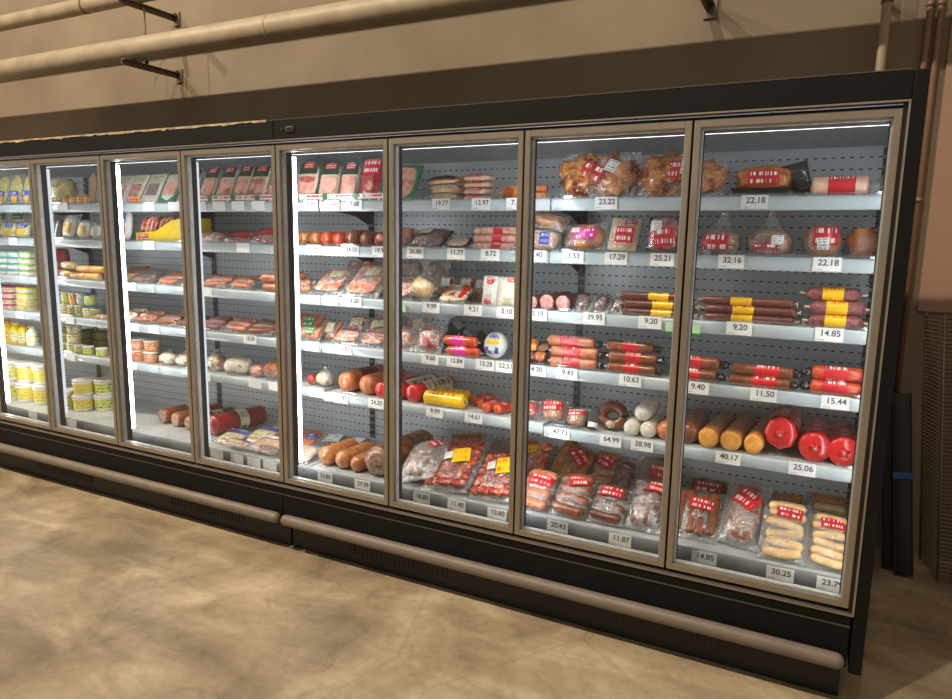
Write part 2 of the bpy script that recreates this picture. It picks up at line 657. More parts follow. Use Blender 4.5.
def pil(u, v, e=3.0):
    return max(0.0, (1 - abs(u) ** e)) ** 0.5 * max(0.0, (1 - abs(v) ** e)) ** 0.5


def pillow(w, h, t, fringe=0.0, wr=0.0, seed=0.0, nx=18, nz=18, back=0.15):
    """upright cushion in the XZ plane, z from 0 to h, bulging by t to -y; fringe: flat margin round it"""
    vs, fs = [], []
    W, H = w / 2 + fringe, h / 2 + fringe
    for side in (0, 1):
        for i in range(nx + 1):
            for j in range(nz + 1):
                x = -W + 2 * W * i / nx
                z = -H + 2 * H * j / nz
                u, v = x / (w / 2), z / (h / 2)
                b = pil(max(-1, min(1, u)), max(-1, min(1, v)))
                wv = wr * mnoise.noise(Vector((x * 34 + seed, z * 34 - seed, seed + side)))
                y = -(t * b + wv + 0.0012) if side == 0 else t * back * b + 0.001
                edge = 1.0
                if fringe and (abs(u) > 1 or abs(v) > 1):
                    edge = 1 + 0.35 * wr / 0.004 * 0.03 * mnoise.noise(Vector((x * 60, z * 60, seed)))
                vs.append((x * edge, y, h / 2 + z * edge))
    n = nz + 1
    m = (nx + 1) * n
    for i in range(nx):
        for j in range(nz):
            a = i * n + j
            fs.append((a, a + n, a + n + 1, a + 1))
            fs.append((m + a, m + a + 1, m + a + n + 1, m + a + n))
    ring = [i * n for i in range(nx + 1)] + [nx * n + j for j in range(1, nz + 1)] + [i * n + nz for i in range(nx - 1, -1, -1)] + [j for j in range(nz - 1, 0, -1)]
    for a, b in zip(ring, ring[1:] + ring[:1]):
        fs.append((a, b, m + b, m + a))
    return vs, fs


def patch(w, h, cx, cz, yfun, rot=0.0, nx=8, nz=8):
    """a label sheet w x h centred on (cx, cz) laid on the surface y = yfun(x, z), with uv"""
    vs, fs, uv = [], [], []
    c, s = math.cos(rot), math.sin(rot)
    for i in range(nx + 1):
        for j in range(nz + 1):
            a, b = -w / 2 + w * i / nx, -h / 2 + h * j / nz
            x, z = cx + a * c - b * s, cz + a * s + b * c
            vs.append((x, yfun(x, z), z))
            uv.append((i / nx, j / nz))
    n = nz + 1
    for i in range(nx):
        for j in range(nz):
            k = i * n + j
            fs.append((k, k + n, k + n + 1, k + 1))
    return vs, fs, uv


# ------------------------------------------------------------------ things
def tag(o, label, cat, group=None):
    o['label'] = label
    o['category'] = cat
    if group:
        o['group'] = group
    return o


def thing(name, label, cat, loc, rot=(0, 0, 0), group=None):
    o = bpy.data.objects.new(name, None)
    o.empty_display_size = 0.05
    COL.objects.link(o)
    o.location = loc
    o.rotation_euler = rot
    return tag(o, label, cat, group)


def structure(o):
    o['kind'] = 'structure'
    return o


# ================================================================== THE SETTING
M_WALL = plaster_mat('warm_plaster', (122, 109, 92), (138, 125, 106))
M_FLOOR = concrete_floor_mat()
structure(MB().add(*box(-9, 6, -6, 1.53, -0.1, 0)).build('floor', M_FLOOR, smooth=False))
structure(MB().add(*box(-9, 6, 1.53, 1.65, -0.1, 6.5)).build('wall_back', M_WALL, smooth=False))
M_LITWALL = plaster_mat('lit_rosy_plaster', (150, 122, 105), (162, 132, 114))
structure(MB().add(*box(2.74, 6, 1.515, 1.5295, 1.262, 3.6)).build('trim_1', M_LITWALL, smooth=False))  # thin sheet that paints the lit patch of wall in a rosier tone
# ---- pipes on the wall
M_PIPE = flat('cream_pipe_paint', (160, 146, 122), 0.5, c2=(146, 132, 108), scale=7, bump=0.1)
M_RUST = flat('rust_clamp', (120, 70, 40), 0.8)
M_STEEL = flat('dull_steel', (120, 108, 92), 0.5, 0.4)


def pipe_x(name, label, y, z, r, x0, x1, joints):
    e = thing(name, label, 'pipe', ((x0 + x1) / 2, y, z - r), group=None)
    L = x1 - x0
    vs, fs, uv = lathe([(-L / 2, r), (0, r), (L / 2, r)], 24)
    MB().add(vs, fs, Matrix.Translation((0, 0, r))).build('pipe_run', M_PIPE, e)
    for jx, k in joints:
        vs, fs, uv = lathe([(-0.012, r * 1.0), (-0.010, r * 1.035), (0.010, r * 1.035), (0.012, r * 1.0)], 24)
        MB().add(vs, fs, Matrix.Translation((jx - (x0 + x1) / 2, 0, r))).build('pipe_joint', M_RUST if k else M_PIPE, e)
    return e


pipe_x('water_pipe', 'thick cream pipe running along the wall just above the cases', 1.125, 2.915, 0.080, -8.5, 5.5, [(-3.32, 0), (-1.05, 0)])
pipe_x('water_pipe', 'thinner cream pipe at top of wall, above the thick one', 1.20, 3.318, 0.058, -8.5, 5.5, [(-3.0, 1)])


def bracket(x, z, label):
    e = thing('pipe_mount', label, 'bracket', (x, 1.53, z))
    MB().add(*box(-0.02, 0.02, -0.50, -0.004, 0.016, 0.022)).add(*box(-0.02, -0.014, -0.50, -0.004, -0.018, 0.016)).build('arm', M_STEEL, e, smooth=False)
    MB().add(*box(-0.035, 0.035, -0.014, -0.0005, -0.05, 0.05)).build('wall_plate', M_STEEL, e, smooth=False)
    vs, fs, uv = lathe([(0, 0.014), (0.012, 0.014), (0.014, 0.009), (0.022, 0.009)], 6)
    MB().add(vs, fs, Matrix.Translation((0, -0.014, 0.028)) @ Matrix.Rotation(-PI / 2, 4, 'Z')).build('bolt', flat('dark_bolt', (50, 40, 32), 0.6, 0.5), e, smooth=False)
    return e


bracket(-2.384, 2.809, 'steel wall bracket under the thick cream pipe, above the left cases')
bracket(-2.384, 3.233, 'steel wall bracket under the thin upper pipe, top left')
bracket(1.65, 2.809, 'steel wall bracket over the case, near the middle of right half')
rod = thing('threaded_rod', 'thin steel rod hanging between the two pipes beside the brackets', 'rod', (-2.372, 1.222, 2.836))
vs, fs, uv = lathe([(0, 0.006), (0.40, 0.006)], 8)
MB().add(vs, fs, Matrix.Rotation(-PI / 2, 4, 'Y')).build('rod_shaft', M_STEEL, rod)
vs, fs, uv = lathe([(0, 0.014), (0.014, 0.014)], 6)
MB().add(vs, fs, Matrix.Rotation(-PI / 2, 4, 'Y')).build('nut', flat('dark_bolt', (50, 40, 32), 0.6), rod, smooth=False)


def pipe_z(name, label, cat, x, y, r, z0, z1, mat, clips=()):
    e = thing(name, label, cat, (x, y, z0))
    vs, fs, uv = lathe([(0, r), ((z1 - z0), r)], 16)
    MB().add(vs, fs, Matrix.Rotation(-PI / 2, 4, 'Y')).build('pipe_run', mat, e)
    for c in clips:
        vs, fs, uv = lathe([(-0.012, r * 1.25), (0.012, r * 1.25)], 16)
        m = MB().add(vs, fs, Matrix.Translation((0, 0, c - z0)) @ Matrix.Rotation(-PI / 2, 4, 'Y'))
        m.add(*box(-r * 0.6, r * 0.6, 0, 1.529 - y, c - z0 - 0.012, c - z0 + 0.012))
        m.build('pipe_clip', M_STEEL, e)
    return e


pipe_z('riser_pipe', 'cream vertical pipe rising behind the right end of the case', 'pipe', 2.466, 1.44, 0.021, 0.0, 5.0, M_PIPE, (2.72,))
pipe_z('conduit', 'thin brown conduit on the wall beside the case end, nearer the case', 'conduit', 2.648, 1.51, 0.014, 0.56, 5.0, flat('brown_conduit', (134, 104, 82), 0.5), (1.8, 2.7))
pipe_z('conduit', 'thin brown conduit on the wall beside the rosy panel', 'conduit', 2.692, 1.51, 0.013, 0.56, 5.0, flat('brown_conduit', (134, 104, 82), 0.5), (1.8, 2.7))
jb = thing('socket_box', 'small pale socket box low on the wall behind the case', 'socket', (2.688, 1.528, 0.44))
MB().add(*bevel_box(-0.045, 0.045, -0.05, 0, 0, 0.10, 0.008)).build('box_body', flat('pale_socket', (150, 142, 128), 0.5), jb)
MB().add(*bevel_box(-0.03, 0.03, -0.054, -0.05, 0.02, 0.08, 0.003)).build('face_plate', flat('pale_socket2', (165, 158, 145), 0.5), jb)

# ---- things leaning at the right of the case
for k, (xb, xt, yb, h, lab) in enumerate(((2.779, 2.704, 1.20, 0.86, 'black boards leaning on the wall, the taller front one with blue tape'),
                                          (2.728, 2.660, 1.25, 0.815, 'black board leaning on the wall, half hidden behind the taped one'))):
    th = math.atan2(0.20, h)
    e = thing('black_board', lab, 'board', (xb, yb, 0.014), (-th, -math.atan2(xb - xt, h), 0))
    hh = h / math.cos(th) / math.cos(math.atan2(xb - xt, h)) - 0.01
    w = 0.036
    MB().add(*bevel_box(-w, w, 0.0, 0.025, 0, hh, 0.003)).build('board_panel', M_BLACK, e)
    MB().add(*box(-w - 0.004, -w, -0.004, 0.029, 0.0, hh)).add(*box(w, w + 0.004, -0.004, 0.029, 0.0, hh)).build('edge_strip', flat('black_edge', (22, 21, 20), 0.4), e, smooth=False)
    if k == 0:
        MB().add(*box(-w - 0.006, w + 0.006, -0.007, 0.03, 0.46, 0.49)).build('blue_tape', flat('blue_tape', (40, 84, 150), 0.6), e, smooth=False)
M_WIRE = flat('grey_wire', (124, 112, 100), 0.4, 0.5)
tilt = math.atan2(0.05, 1.25)
wr = thing('wire_shelf', 'grey wire shelf stood on end against the wall, right edge', 'shelf', (2.915, 1.20, 0.016), (-tilt, -0.075, 0))
mb = MB()
for i in range(64):
    z = 0.03 + i * 0.0192
    mb.add(*tube([(0.0, 0, z), (0.42, 0, z)], 0.0028, 5))
    mb.add(*tube([(0.0, 0, z), (-0.045, 0.25, z)], 0.0028, 5))
mb.build('wire_grid', M_WIRE, wr)
for x, y in ((0, 0), (0.06, 0.008), (0.42, 0), (-0.045, 0.25)):
    MB().add(*tube([(x, y, 0.006), (x, y, 1.265)], 0.0055, 8)).build('side_rod', M_WIRE, wr)

# ================================================================== THE CASES
DP = 0.625          # door pitch
SHELVES = [1.745, 1.522, 1.267, 1.018, 0.748]
DECK = 0.385
RAIL_Y = 0.300


def shelf_z(s, x):
    if s == 6:
        return DECK
    z = SHELVES[s - 1]
    if s == 5 and x < 0:
        return 0.772
    if s == 5 and x < 1.25:
        return 0.760
    return z


def case(label, x0, x1, right_end):
    nd = round((x1 - x0) / DP)
    cx = (x0 + x1) / 2
    e = thing('display_fridge', label, 'fridge', (cx, 0, 0))
    X0, X1 = x0 - cx, x1 - cx

    def part(name, mb, mat, parent=None, smooth=False):
        return mb.build(name, mat, parent or e, smooth)
    # carcass
    part('back_panel', MB().add(*box(X0, X1, 0.76, 0.80, 0.33, 1.972)), M_PANEL)
    part('rear_casing', MB().add(*box(X0, X1, 0.801, 0.88, 0.02, 2.09)), M_DARK)
    part('roof_panel', MB().add(*box(X0, X1, 0.02, 0.80, 2.05, 2.09)), M_DARK)
    hood = MB()
    prof = [(0.03, 2.045), (0.20, 2.045), (0.45, 2.043), (0.60, 2.03), (0.70, 2.005), (0.757, 1.972)]
    vs = [(x, y, z) for x in (X0, X1) for y, z in prof]
    k = len(prof)
    hood.add(vs, [(i, i + 1, k + i + 1, k + i) for i in range(k - 1)])
    part('air_hood', hood, flat('hood_grey', (196, 200, 204), 0.35, 0.15), smooth=True)
    part('header_panel', MB().add(*bevel_box(X0 + 0.001, X1 + (0.0062 if right_end else -0.001), -0.012, 0.018, 2.010, 2.095, 0.003)), M_DARK)
    part('top_edge_trim', MB().add(*box(X0 + 0.001, X1 - 0.001, -0.0135, 0.03, 2.0952, 2.0985)), flat('edge_grey', (104, 94, 82), 0.4, 0.5))
    part('sill_panel', MB().add(*bevel_box(X0 + 0.001, X1 - 0.001, -0.008, 0.05, 0.302, 0.338, 0.003)), M_DARK)
    part('fascia_line', MB().add(*box(X0 + 0.001, X1 - 0.001, -0.014, 0.04, 0.2975, 0.3015)), flat('fascia_edge', (92, 86, 78), 0.35, 0.5))
    part('fascia_panel', MB().add(*bevel_box(X0 + 0.001, X1 - 0.001, -0.012, 0.05, 0.150, 0.297, 0.004)), M_DARK)
    part('kick_plate', MB().add(*box(X0 + 0.001, X1 - 0.012, 0.05, 0.10, 0.0, 0.15)), M_BLACK)
    for vx in [X0 + 0.35 + 1.25 * i for i in range(int((x1 - x0) / 1.25))]:
        sl = MB()
        for i in range(22):
            sl.add(*bevel_box(vx + i * 0.026, vx + i * 0.026 + 0.013, 0.0475, 0.0498, 0.050, 0.105, 0.001, 1))
        part('kick_vent', sl, flat('vent_slot', (27, 25, 23), 0.6))
    for sx in (X0 + 0.07, (X0 + X1) / 2 - 0.05, X1 - 0.10):
        vs, fs, uv = lathe([(0, 0.006), (0.003, 0.005)], 10)
        part('kick_screw', MB().add(vs, fs, Matrix.Translation((sx, 0.0499, 0.128)) @ Matrix.Rotation(-PI / 2, 4, 'Z')), M_CLIP)
    # bumper rail with rounded ends
    bl = (X1 - X0) - 0.016
    vs, fs, uv = lathe(capsule_profile(bl, 0.027, 1.0, 6, 2), 18)
    vs = [(x, y - 0.022, z * 1.02) for x, y, z in vs]
    part('bumper_rail', MB().add(vs, fs, Matrix.Translation((0, -0.012, 0.180))), M_BUMP, smooth=True)
    # bright trim round the door opening and the dark recess behind the door frames
    part('opening_trim', MB().add(*box(X0, X1 + (0.006 if right_end else 0), -0.016, 0.02, 2.0035, 2.0095)), M_ALU)
    part('opening_trim', MB().add(*box(X0, X1 + (0.006 if right_end else 0), -0.014, 0.02, 0.3385, 0.3445)), M_ALU)
    if right_end:
        part('end_trim', MB().add(*box(X1, X1 + 0.006, -0.015, 0.02, 0.34, 2.008)), M_ALU)
        part('end_panel', MB().add(*bevel_box(X1 + 0.0068, X1 + 0.046, -0.013, 0.885, 0.134, 2.095, 0.003)), M_DARK)
        part('opening_filler', MB().add(*box(X1 - 0.0115, X1 - 0.0005, 0.0, 0.075, 0.345, 2.003)), M_GASKET)  # dark filler added to block strip light leaking past the door edge
        part('end_lining', MB().add(*box(X1 - 0.002, X1 + 0.006, 0.117, 0.80, 0.33, 2.05)), flat('lining_white', (196, 202, 206), 0.35))
    for k in range(nd + 1):
        xm = X0 + k * DP
        w0, w1 = (xm - 0.022, xm + 0.022)
        if k == 0:
            w0 = X0 + 0.0005
        if k == nd:
            w1 = X1 - 0.0005
        part('mullion', MB().add(*box(w0, w1, 0.044, 0.075, 0.345, 2.003)), M_GASKET)
    part('opening_header', MB().add(*box(X0, X1, 0.0395, 0.075, 1.970, 2.003)), M_GASKET)
    part('opening_sill', MB().add(*box(X0, X1, 0.050, 0.075, 0.345, 0.372)), M_GASKET)
    ts = part('added_top_strip', MB().add(*box(X0 + 0.03, X1 - 0.03, 0.0755, 0.088, 1.953, 1.975)), M_ALU2)  # strip added for the bright top line and to even the inside light
    part('light_diffuser', MB().add(*box(X0 + 0.035, X1 - 0.035, 0.0885, 0.094, 1.953, 1.962)), M_TOPFILL, ts)
    # light strips on every second mullion; weak ones between are added fill light
    for k in range(nd + 1):
        xm = X0 + k * DP
        a, b = xm - 0.020, xm + 0.010
        if k % 2:
            a, b = xm - 0.020, xm + 0.002
        elif k == 2 and right_end:
            b = xm + 0.009
        if k == 0:
            a, b = X0 + 0.002, X0 + 0.028
        if k == nd:
            a, b = X1 - 0.026, X1 - (0.014 if right_end else 0.002)
        h = MB().add(*box(a, b, 0.0755, 0.080, 0.43, 1.955))
        hs = part('light_strip', h, M_ALU2)
        part('light_diffuser', MB().add(*bevel_box(a, b, 0.0805, 0.110, 0.44, 1.945, 0.006)), M_LED if k % 2 == 0 else M_LED3, hs)
    # uprights, shelves, deck
    bays = [(X0 + 1.25 * i, X0 + 1.25 * (i + 1)) for i in range(int((x1 - x0) / 1.25))]
    ups = sorted({round(b[0], 4) for b in bays} | {round(bays[-1][1], 4)})
    for ux in ups:
        a, b = ux - 0.016, ux + 0.016
        if ux == ups[0]:
            a = X0 + 0.001
        if ux == ups[-1]:
            b = X1 - (0.004 if right_end else 0.001)
        up = part('shelf_upright', MB().add(*box(a, b, 0.748, 0.759, 0.40, 1.965)), flat('upright_grey', (120, 126, 130), 0.4, 0.5))
        sl = MB()
        for i in range(38):
            z = 0.42 + i * 0.041
            for q in (0.35, 0.75):
                xx = a + (b - a) * q
                sl.add(*box(xx - 0.003, xx + 0.003, 0.7465, 0.7479, z, z + 0.024))
        part('upright_slot', sl, M_BLACK, up)
    for bi, (a, b) in enumerate(bays):
        for s in range(1, 6):
            z = shelf_z(s, cx + (a + b) / 2)
            aa, bb = a + 0.003, b - 0.003 - (0.001 if right_end and bi == len(bays) - 1 else 0)
            sh = part('shelf', MB().add(*box(aa, bb, RAIL_Y + 0.012, 0.745, z - 0.022, z)), M_SHELF)
            rp = [(0.012, 0.004), (0.004, 0.006), (0.000, 0.000), (-0.002, -0.008), (0.004, -0.041), (0.010, -0.046), (0.014, -0.044)]
            vs = [(x, RAIL_Y + y, z + dz) for x in (aa, bb) for y, dz in rp]
            n = len(rp)
            rail = MB().add(vs, [(i, i + 1, n + i + 1, n + i) for i in range(n - 1)])
            part('price_rail', rail, M_RAIL, sh, smooth=True)
            part('front_lip', MB().add(*box(aa, bb, RAIL_Y + 0.013, RAIL_Y + 0.015, z + 0.001, z + 0.018)), M_ACRYL, sh)
            for ux in (aa + 0.012, bb - 0.012):
                q = [(ux + dx, y, zz) for dx in (-0.002, 0.002) for y, zz in ((0.744, z - 0.024), (0.36, z - 0.024), (0.38, z - 0.034), (0.62, z - 0.055), (0.744, z - 0.10))]
                br = MB().add(q, [(0, 1, 2, 3, 4), (9, 8, 7, 6, 5)] + [(i, (i + 1) % 5, 5 + (i + 1) % 5, 5 + i) for i in range(5)])
                part('shelf_bracket', br, flat('bracket_dark', (46, 48, 52), 0.4, 0.4), sh)
    dk = part('bottom_deck', MB().add(*box(X0 + 0.001, X1 - 0.004, 0.165, 0.758, 0.345, DECK)), flat('deck_steel', (200, 204, 204), 0.3, 0.2))
    rp = [(0.018, 0.004), (0.004, 0.010), (0.0, 0.006), (-0.003, -0.052), (0.004, -0.060)]
    vs = [(x, 0.148 + y, DECK + dz) for x in (X0 + 0.001, X1 - 0.004) for y, dz in rp]
    n = len(rp)
    part('price_rail', MB().add(vs, [(i, i + 1, n + i + 1, n + i) for i in range(n - 1)]), M_RAILD, dk, smooth=True)
    part('tank', MB().add(*box(X0 + 0.001, X1 - 0.004, 0.08, 0.76, 0.16, 0.325)), M_DARK)
    # doors
    for k in range(nd):
        a, b = X0 + k * DP + 0.0035, X0 + (k + 1) * DP - 0.0035
        if right_end and k == nd - 1:
            b -= 0.008
        z0, z1, w = 0.360, 1.988, 0.0225
        fr = MB()
        for q in ((a, a + w, z0, z1), (b - w, b, z0, z1)):
            fr.add(*bevel_box(q[0], q[1], -0.004, 0.038, q[2], q[3], 0.0025))
        fr.add(*bevel_box(a + w - 0.001, b - w + 0.001, -0.004, 0.038, z1 - 0.026, z1, 0.0025))
        fr.add(*bevel_box(a + w - 0.001, b - w + 0.001, -0.004, 0.038, z0, z0 + 0.024, 0.0025))
        d = part('door', fr, M_ALU, smooth=False)
        ga, gb, g0, g1 = a + w, b - w, z0 + 0.024, z1 - 0.026
        part('glass_pane', MB().add([(ga, 0.012, g0), (gb, 0.012, g0), (gb, 0.012, g1), (ga, 0.012, g1)], [(0, 1, 2, 3)]), M_GLASS, d)
        t = 0.0045
        sp = MB()
        for q in ((ga, ga + t, g0, g1), (gb - t, gb, g0, g1), (ga + t, gb - t, g0, g0 + t), (ga + t, gb - t, g1 - t, g1)):
            sp.add(*box(q[0], q[1], 0.0145, 0.036, q[2], q[3]))
        part('glass_spacer', sp, flat('spacer_silver', (206, 209, 212), 0.35, 0.25), d)
        sp = MB()
        t2 = 0.0035
        for q in ((ga + 0.001, ga + t + t2, g0 + .001, g1 - .001), (gb - t - t2, gb - 0.001, g0 + .001, g1 - .001)):
            sp.add(*box(q[0], q[1], 0.0365, 0.042, q[2], q[3]))
        part('door_gasket', sp, M_GASKET, d)
    return e


fr_r = case('four-door black display fridge, right case with hams and whole sausages', 0.0, 2.5, True)
fr_l = case('black display fridge, left case with cheese, tubs and sliced meats', -3.75, 0.0, False)
# small controller display on the right case, torn tape along the top edge of the left one
MB().add(*bevel_box(0.075 - 1.25, 0.125 - 1.25, -0.017, -0.0125, 2.038, 2.064, 0.002)).build('display_bezel', flat('bezel_grey', (66, 60, 56), 0.35), fr_r)
MB().add(*box(0.083 - 1.25, 0.117 - 1.25, -0.0185, -0.0172, 2.044, 2.058)).build('display_window', flat('display_dark', (40, 12, 12), 0.2, coat=0.6), fr_r, smooth=False)
MB().add(*bevel_box(0.05 - 1.25, 0.06 - 1.25, -0.016, -0.0125, 2.046, 2.056, 0.002)).build('sensor_button', flat('bezel_dark', (16, 16, 16), 0.35), fr_r)
tp = MB()
vs, fs = [], []
n = 150
for i in range(n + 1):
    x = -3.7 + 3.66 * i / n + 1.875
    w = 0.007 + 0.006 * mnoise.noise(Vector((i * 0.31, 2.2, 0))) + (0.006 if i % 17 == 3 else 0) - (0.006 if i % 23 == 8 else 0)
    vs += [(x, -0.0142, 2.098 - max(0.002, w)), (x, -0.0142, 2.1005), (x, 0.03, 2.1008)]
for i in range(n):
    a = i * 3
    fs += [(a, a + 3, a + 4, a + 1), (a + 1, a + 4, a + 5, a + 2)]
tp.add(vs, fs).build('torn_tape', flat('cream_tape', (186, 168, 140), 0.7, c2=(140, 118, 92), scale=16), fr_l, smooth=False)
# ================================================================== GOODS: builders
SHN = {1: 'top shelf', 2: 'second shelf', 3: 'third shelf', 4: 'fourth shelf', 5: 'fifth shelf', 6: 'bottom deck'}
DON = {8: 'rightmost door', 7: 'second door from right', 6: 'third door from right', 5: 'fourth door from right',
       4: 'fourth door from left', 3: 'third door from left', 2: 'second door from left', 1: 'leftmost door'}
MESHES = {}
BLKFILM = flat('black_shiny_film', (18, 18, 20), 0.22, coat=0.7, scale=50, bump=0.8)


def W(s, d):
    return ', %s, %s' % (SHN[s], DON[d])


def P(x, y, z):
    """survey row and column of a world point"""
    d = CAM_M.transposed() @ (Vector((x, y, z)) - CAM_P)
    return 476 + F_PX * d.x / -d.z, 349.5 - F_PX * d.y / -d.z


def zb_at(s, u, y):
    x = U(u, y, 1.0)
    for _ in range(3):
        z = shelf_z(s, x)
        x = U(u, y, z)
    return z + 0.0015


def on_deck(u, v, z):
    """depth y where the survey ray meets the level z"""
    d = CAM_M @ Vector(((u - 476) / F_PX, -(v - 349.5) / F_PX, -1))
    t = (z - CAM_P.z) / d.z
    return CAM_P.y + t * d.y


def cached(key, fn):
    if key not in MESHES:
        MESHES[key] = fn()
    return MESHES[key]


ORD = {1: [''], 2: ['lower', 'upper'], 3: ['lowest', 'middle', 'topmost'], 4: ['lowest', 'second lowest', 'second highest', 'topmost']}
ALONG = {1: ['only'], 2: ['left', 'right'], 3: ['left', 'middle', 'right'], 4: ['first', 'second', 'third', 'fourth'], 5: ['first', 'second', 'third', 'fourth', 'fifth'],
         6: ['first', 'second', 'third', 'fourth', 'fifth', 'sixth'], 7: ['first', 'second', 'third', 'fourth', 'fifth', 'sixth', 'seventh']}


def crumple(rx, ry, rz, seed, k=0.5):
    return blob(rx, ry, rz, k, seed, 2.0, 18, 10, 3.0)


def log(name, cat, label, x0, x1, y, z, r, mat, bands=(), ends='tied', group=None, yaw=0.0, wob=0.022, seed=0, e=0.8, wrap=None, face=None):
    """a sausage lying along the shelf"""
    L = x1 - x0
    t = thing(name, label, cat, ((x0 + x1) / 2, y, z), (0, 0, yaw), group)
    vs, fs, uv = lathe(capsule_profile(L, r * 0.985, e), 20, wob, seed)
    up = Matrix.Translation((0, 0, r))
    MB().add(vs, fs, up).build('casing', mat, t)
    for f0, f1, bm_ in bands:
        a, b = -L / 2 + L * f0, -L / 2 + L * f1
        pr = [(a + (b - a) * i / 5, r * 1.012) for i in range(6)]
        n = 20
        vs, fs, uv = lathe(pr, n, wob, seed)
        fs = fs[:-2]
        MB().add(vs, fs, up, uv).build('label_band', bm_, t)
    if ends in ('tied', 'string'):
        for sgn in (-1, 1):
            vs, fs, uv = lathe([(0, r * 0.34), (r * 0.35, r * 0.16), (r * 0.7, r * 0.26), (r * 0.9, r * 0.12)], 10)
            m = Matrix.Translation((sgn * (L / 2 - r * 0.12), 0, r)) @ Matrix.Rotation(0 if sgn > 0 else PI, 4, 'Z')
            MB().add(vs, fs, m).build('tied_end', M_STRING if ends == 'string' else mat, t)
        if ends == 'string':
            for sgn in (-1, 1):
                p0 = Vector((sgn * (L / 2 + r * 0.4), 0, r))
                pts = [p0 + Vector((sgn * 0.012 * q + 0.004 * math.sin(5 * q + seed), -0.020 * q, 0.012 * math.sin(3.0 * q + seed) - (r * 0.3) * q)) for q in [i / 7 for i in range(8)]]
                MB().add(*tube(pts, 0.0012, 5)).build('string', M_STRING, t)
    if ends == 'clip':
        for sgn in (-1, 1):
            vs, fs, uv = lathe([(0, r * 0.3), (r * 0.3, r * 0.14), (r * 0.55, r * 0.24), (r * 0.62, r * 0.1)], 10)
            m = Matrix.Translation((sgn * (L / 2 - r * 0.1), 0, r)) @ Matrix.Rotation(0 if sgn > 0 else PI, 4, 'Z')
            MB().add(vs, fs, m).build('clip', M_CLIP, t)
    if wrap:
        for sgn in wrap[0]:
            vs, fs = crumple(r * 0.75, r * 0.6, r * 0.62, seed + sgn, 0.6)
            MB().add(vs, fs, Matrix.Translation((sgn * (L / 2 + r * 0.5), 0, r * 0.9))).build('wrapper_end', wrap[1], t)
    return t


def stack_logs(name, cat, desc, s, d, u0, u1, vtop, n, mat, y=0.352, group=None, **kw):
    zb = zb_at(s, (u0 + u1) / 2, y)
    xm = U((u0 + u1) / 2, y, zb)
    h = Z(vtop, xm, y + 0.03) - zb
    r = kw.pop('r', None) or 1.07 * h / (2.0 * n)
    out = []
    for i in range(n):
        yy = y + i * r * 0.35
        z = zb + i * 1.99 * r
        jog = 0.006 * ((i * 7 + int(u0)) % 3 - 1)
        x0, x1 = U(u0, yy, z + r) + jog, U(u1, yy, z + r) + jog
        lab = (ORD[n][i] + ' ' if n > 1 else '') + desc + W(s, d)
        out.append(log(name, cat, lab, x0, x1, yy, z, r, mat, group=group, seed=int(u0) + i, **kw))
    return out


def logy(name, cat, label, u, v, rpx, s, d, L, mat, y0=0.335, face=None, style='round', yaw=0.0, zoff=0.0, bands=(), group=None, squash=1.0, x=None, r=None, n=20):
    """a sausage lying front to back, its end towards the door"""
    zb = zb_at(s, u, y0) + zoff
    xc = U(u, y0, zb + 0.04)
    if r is None:
        r = rpx * (Vector((xc, y0, zb)) - CAM_P).length / F_PX
        xc = U(u, y0, zb + r)
    t = thing(name, label + W(s, d), cat, (xc, y0, zb), (0, 0, PI / 2 + yaw), group)
    up = Matrix.Translation((0, 0, r))
    e = {'round': 0.8, 'cut': 0.10, 'gather': 0.35, 'blunt': 0.35}[style]
    pr = [(tt + L / 2, rr) for tt, rr in capsule_profile(L, r * 0.99, e)]
    if n < 12:
        vs, fs, uv = lathe(pr, n, 0.02, int(u))
    else:
        vs, fs, uv = lathe(pr, n, 0.05, int(u), 0.6)
    MB().add(vs, fs, up).build('casing', mat, t)
    if face:
        vs, fs, uv = lathe([(-0.003, 1e-4), (-0.0028, r * 0.5), (-0.001, r * 0.86), (0.003, r * 0.94), (0.004, 1e-4)], 24)
        MB().add(vs, fs, up).build('cut_face', face, t)
    if style == 'gather':
        vs, fs, uv = lathe([(-r * 0.10, r * 0.05), (-r * 0.14, r * 0.16), (-r * 0.05, r * 0.2), (r * 0.02, r * 0.34)], 9)
        vs = [(a, b * (1.25 if i % 2 else 0.8), c * (1.25 if i % 2 else 0.8)) for i, (a, b, c) in enumerate(vs)]
        MB().add(vs, fs, up).build('crimped_end', mat, t)
        vs, fs, uv = lathe([(-r * 0.2, r * 0.07), (-r * 0.1, r * 0.07)], 8)
        MB().add(vs, fs, up).build('clip', M_CLIP, t)
    for f0, f1, bm_ in bands:
        a, b = L * f0, L * f1
        vs, fs, uv = lathe([(a + (b - a) * i / 4, r * 1.02) for i in range(5)], n if n >= 12 else 24, 0.02, int(u), 0.6)
        MB().add(vs, fs[:-2], up, uv).build('label_band', bm_, t)
    return t


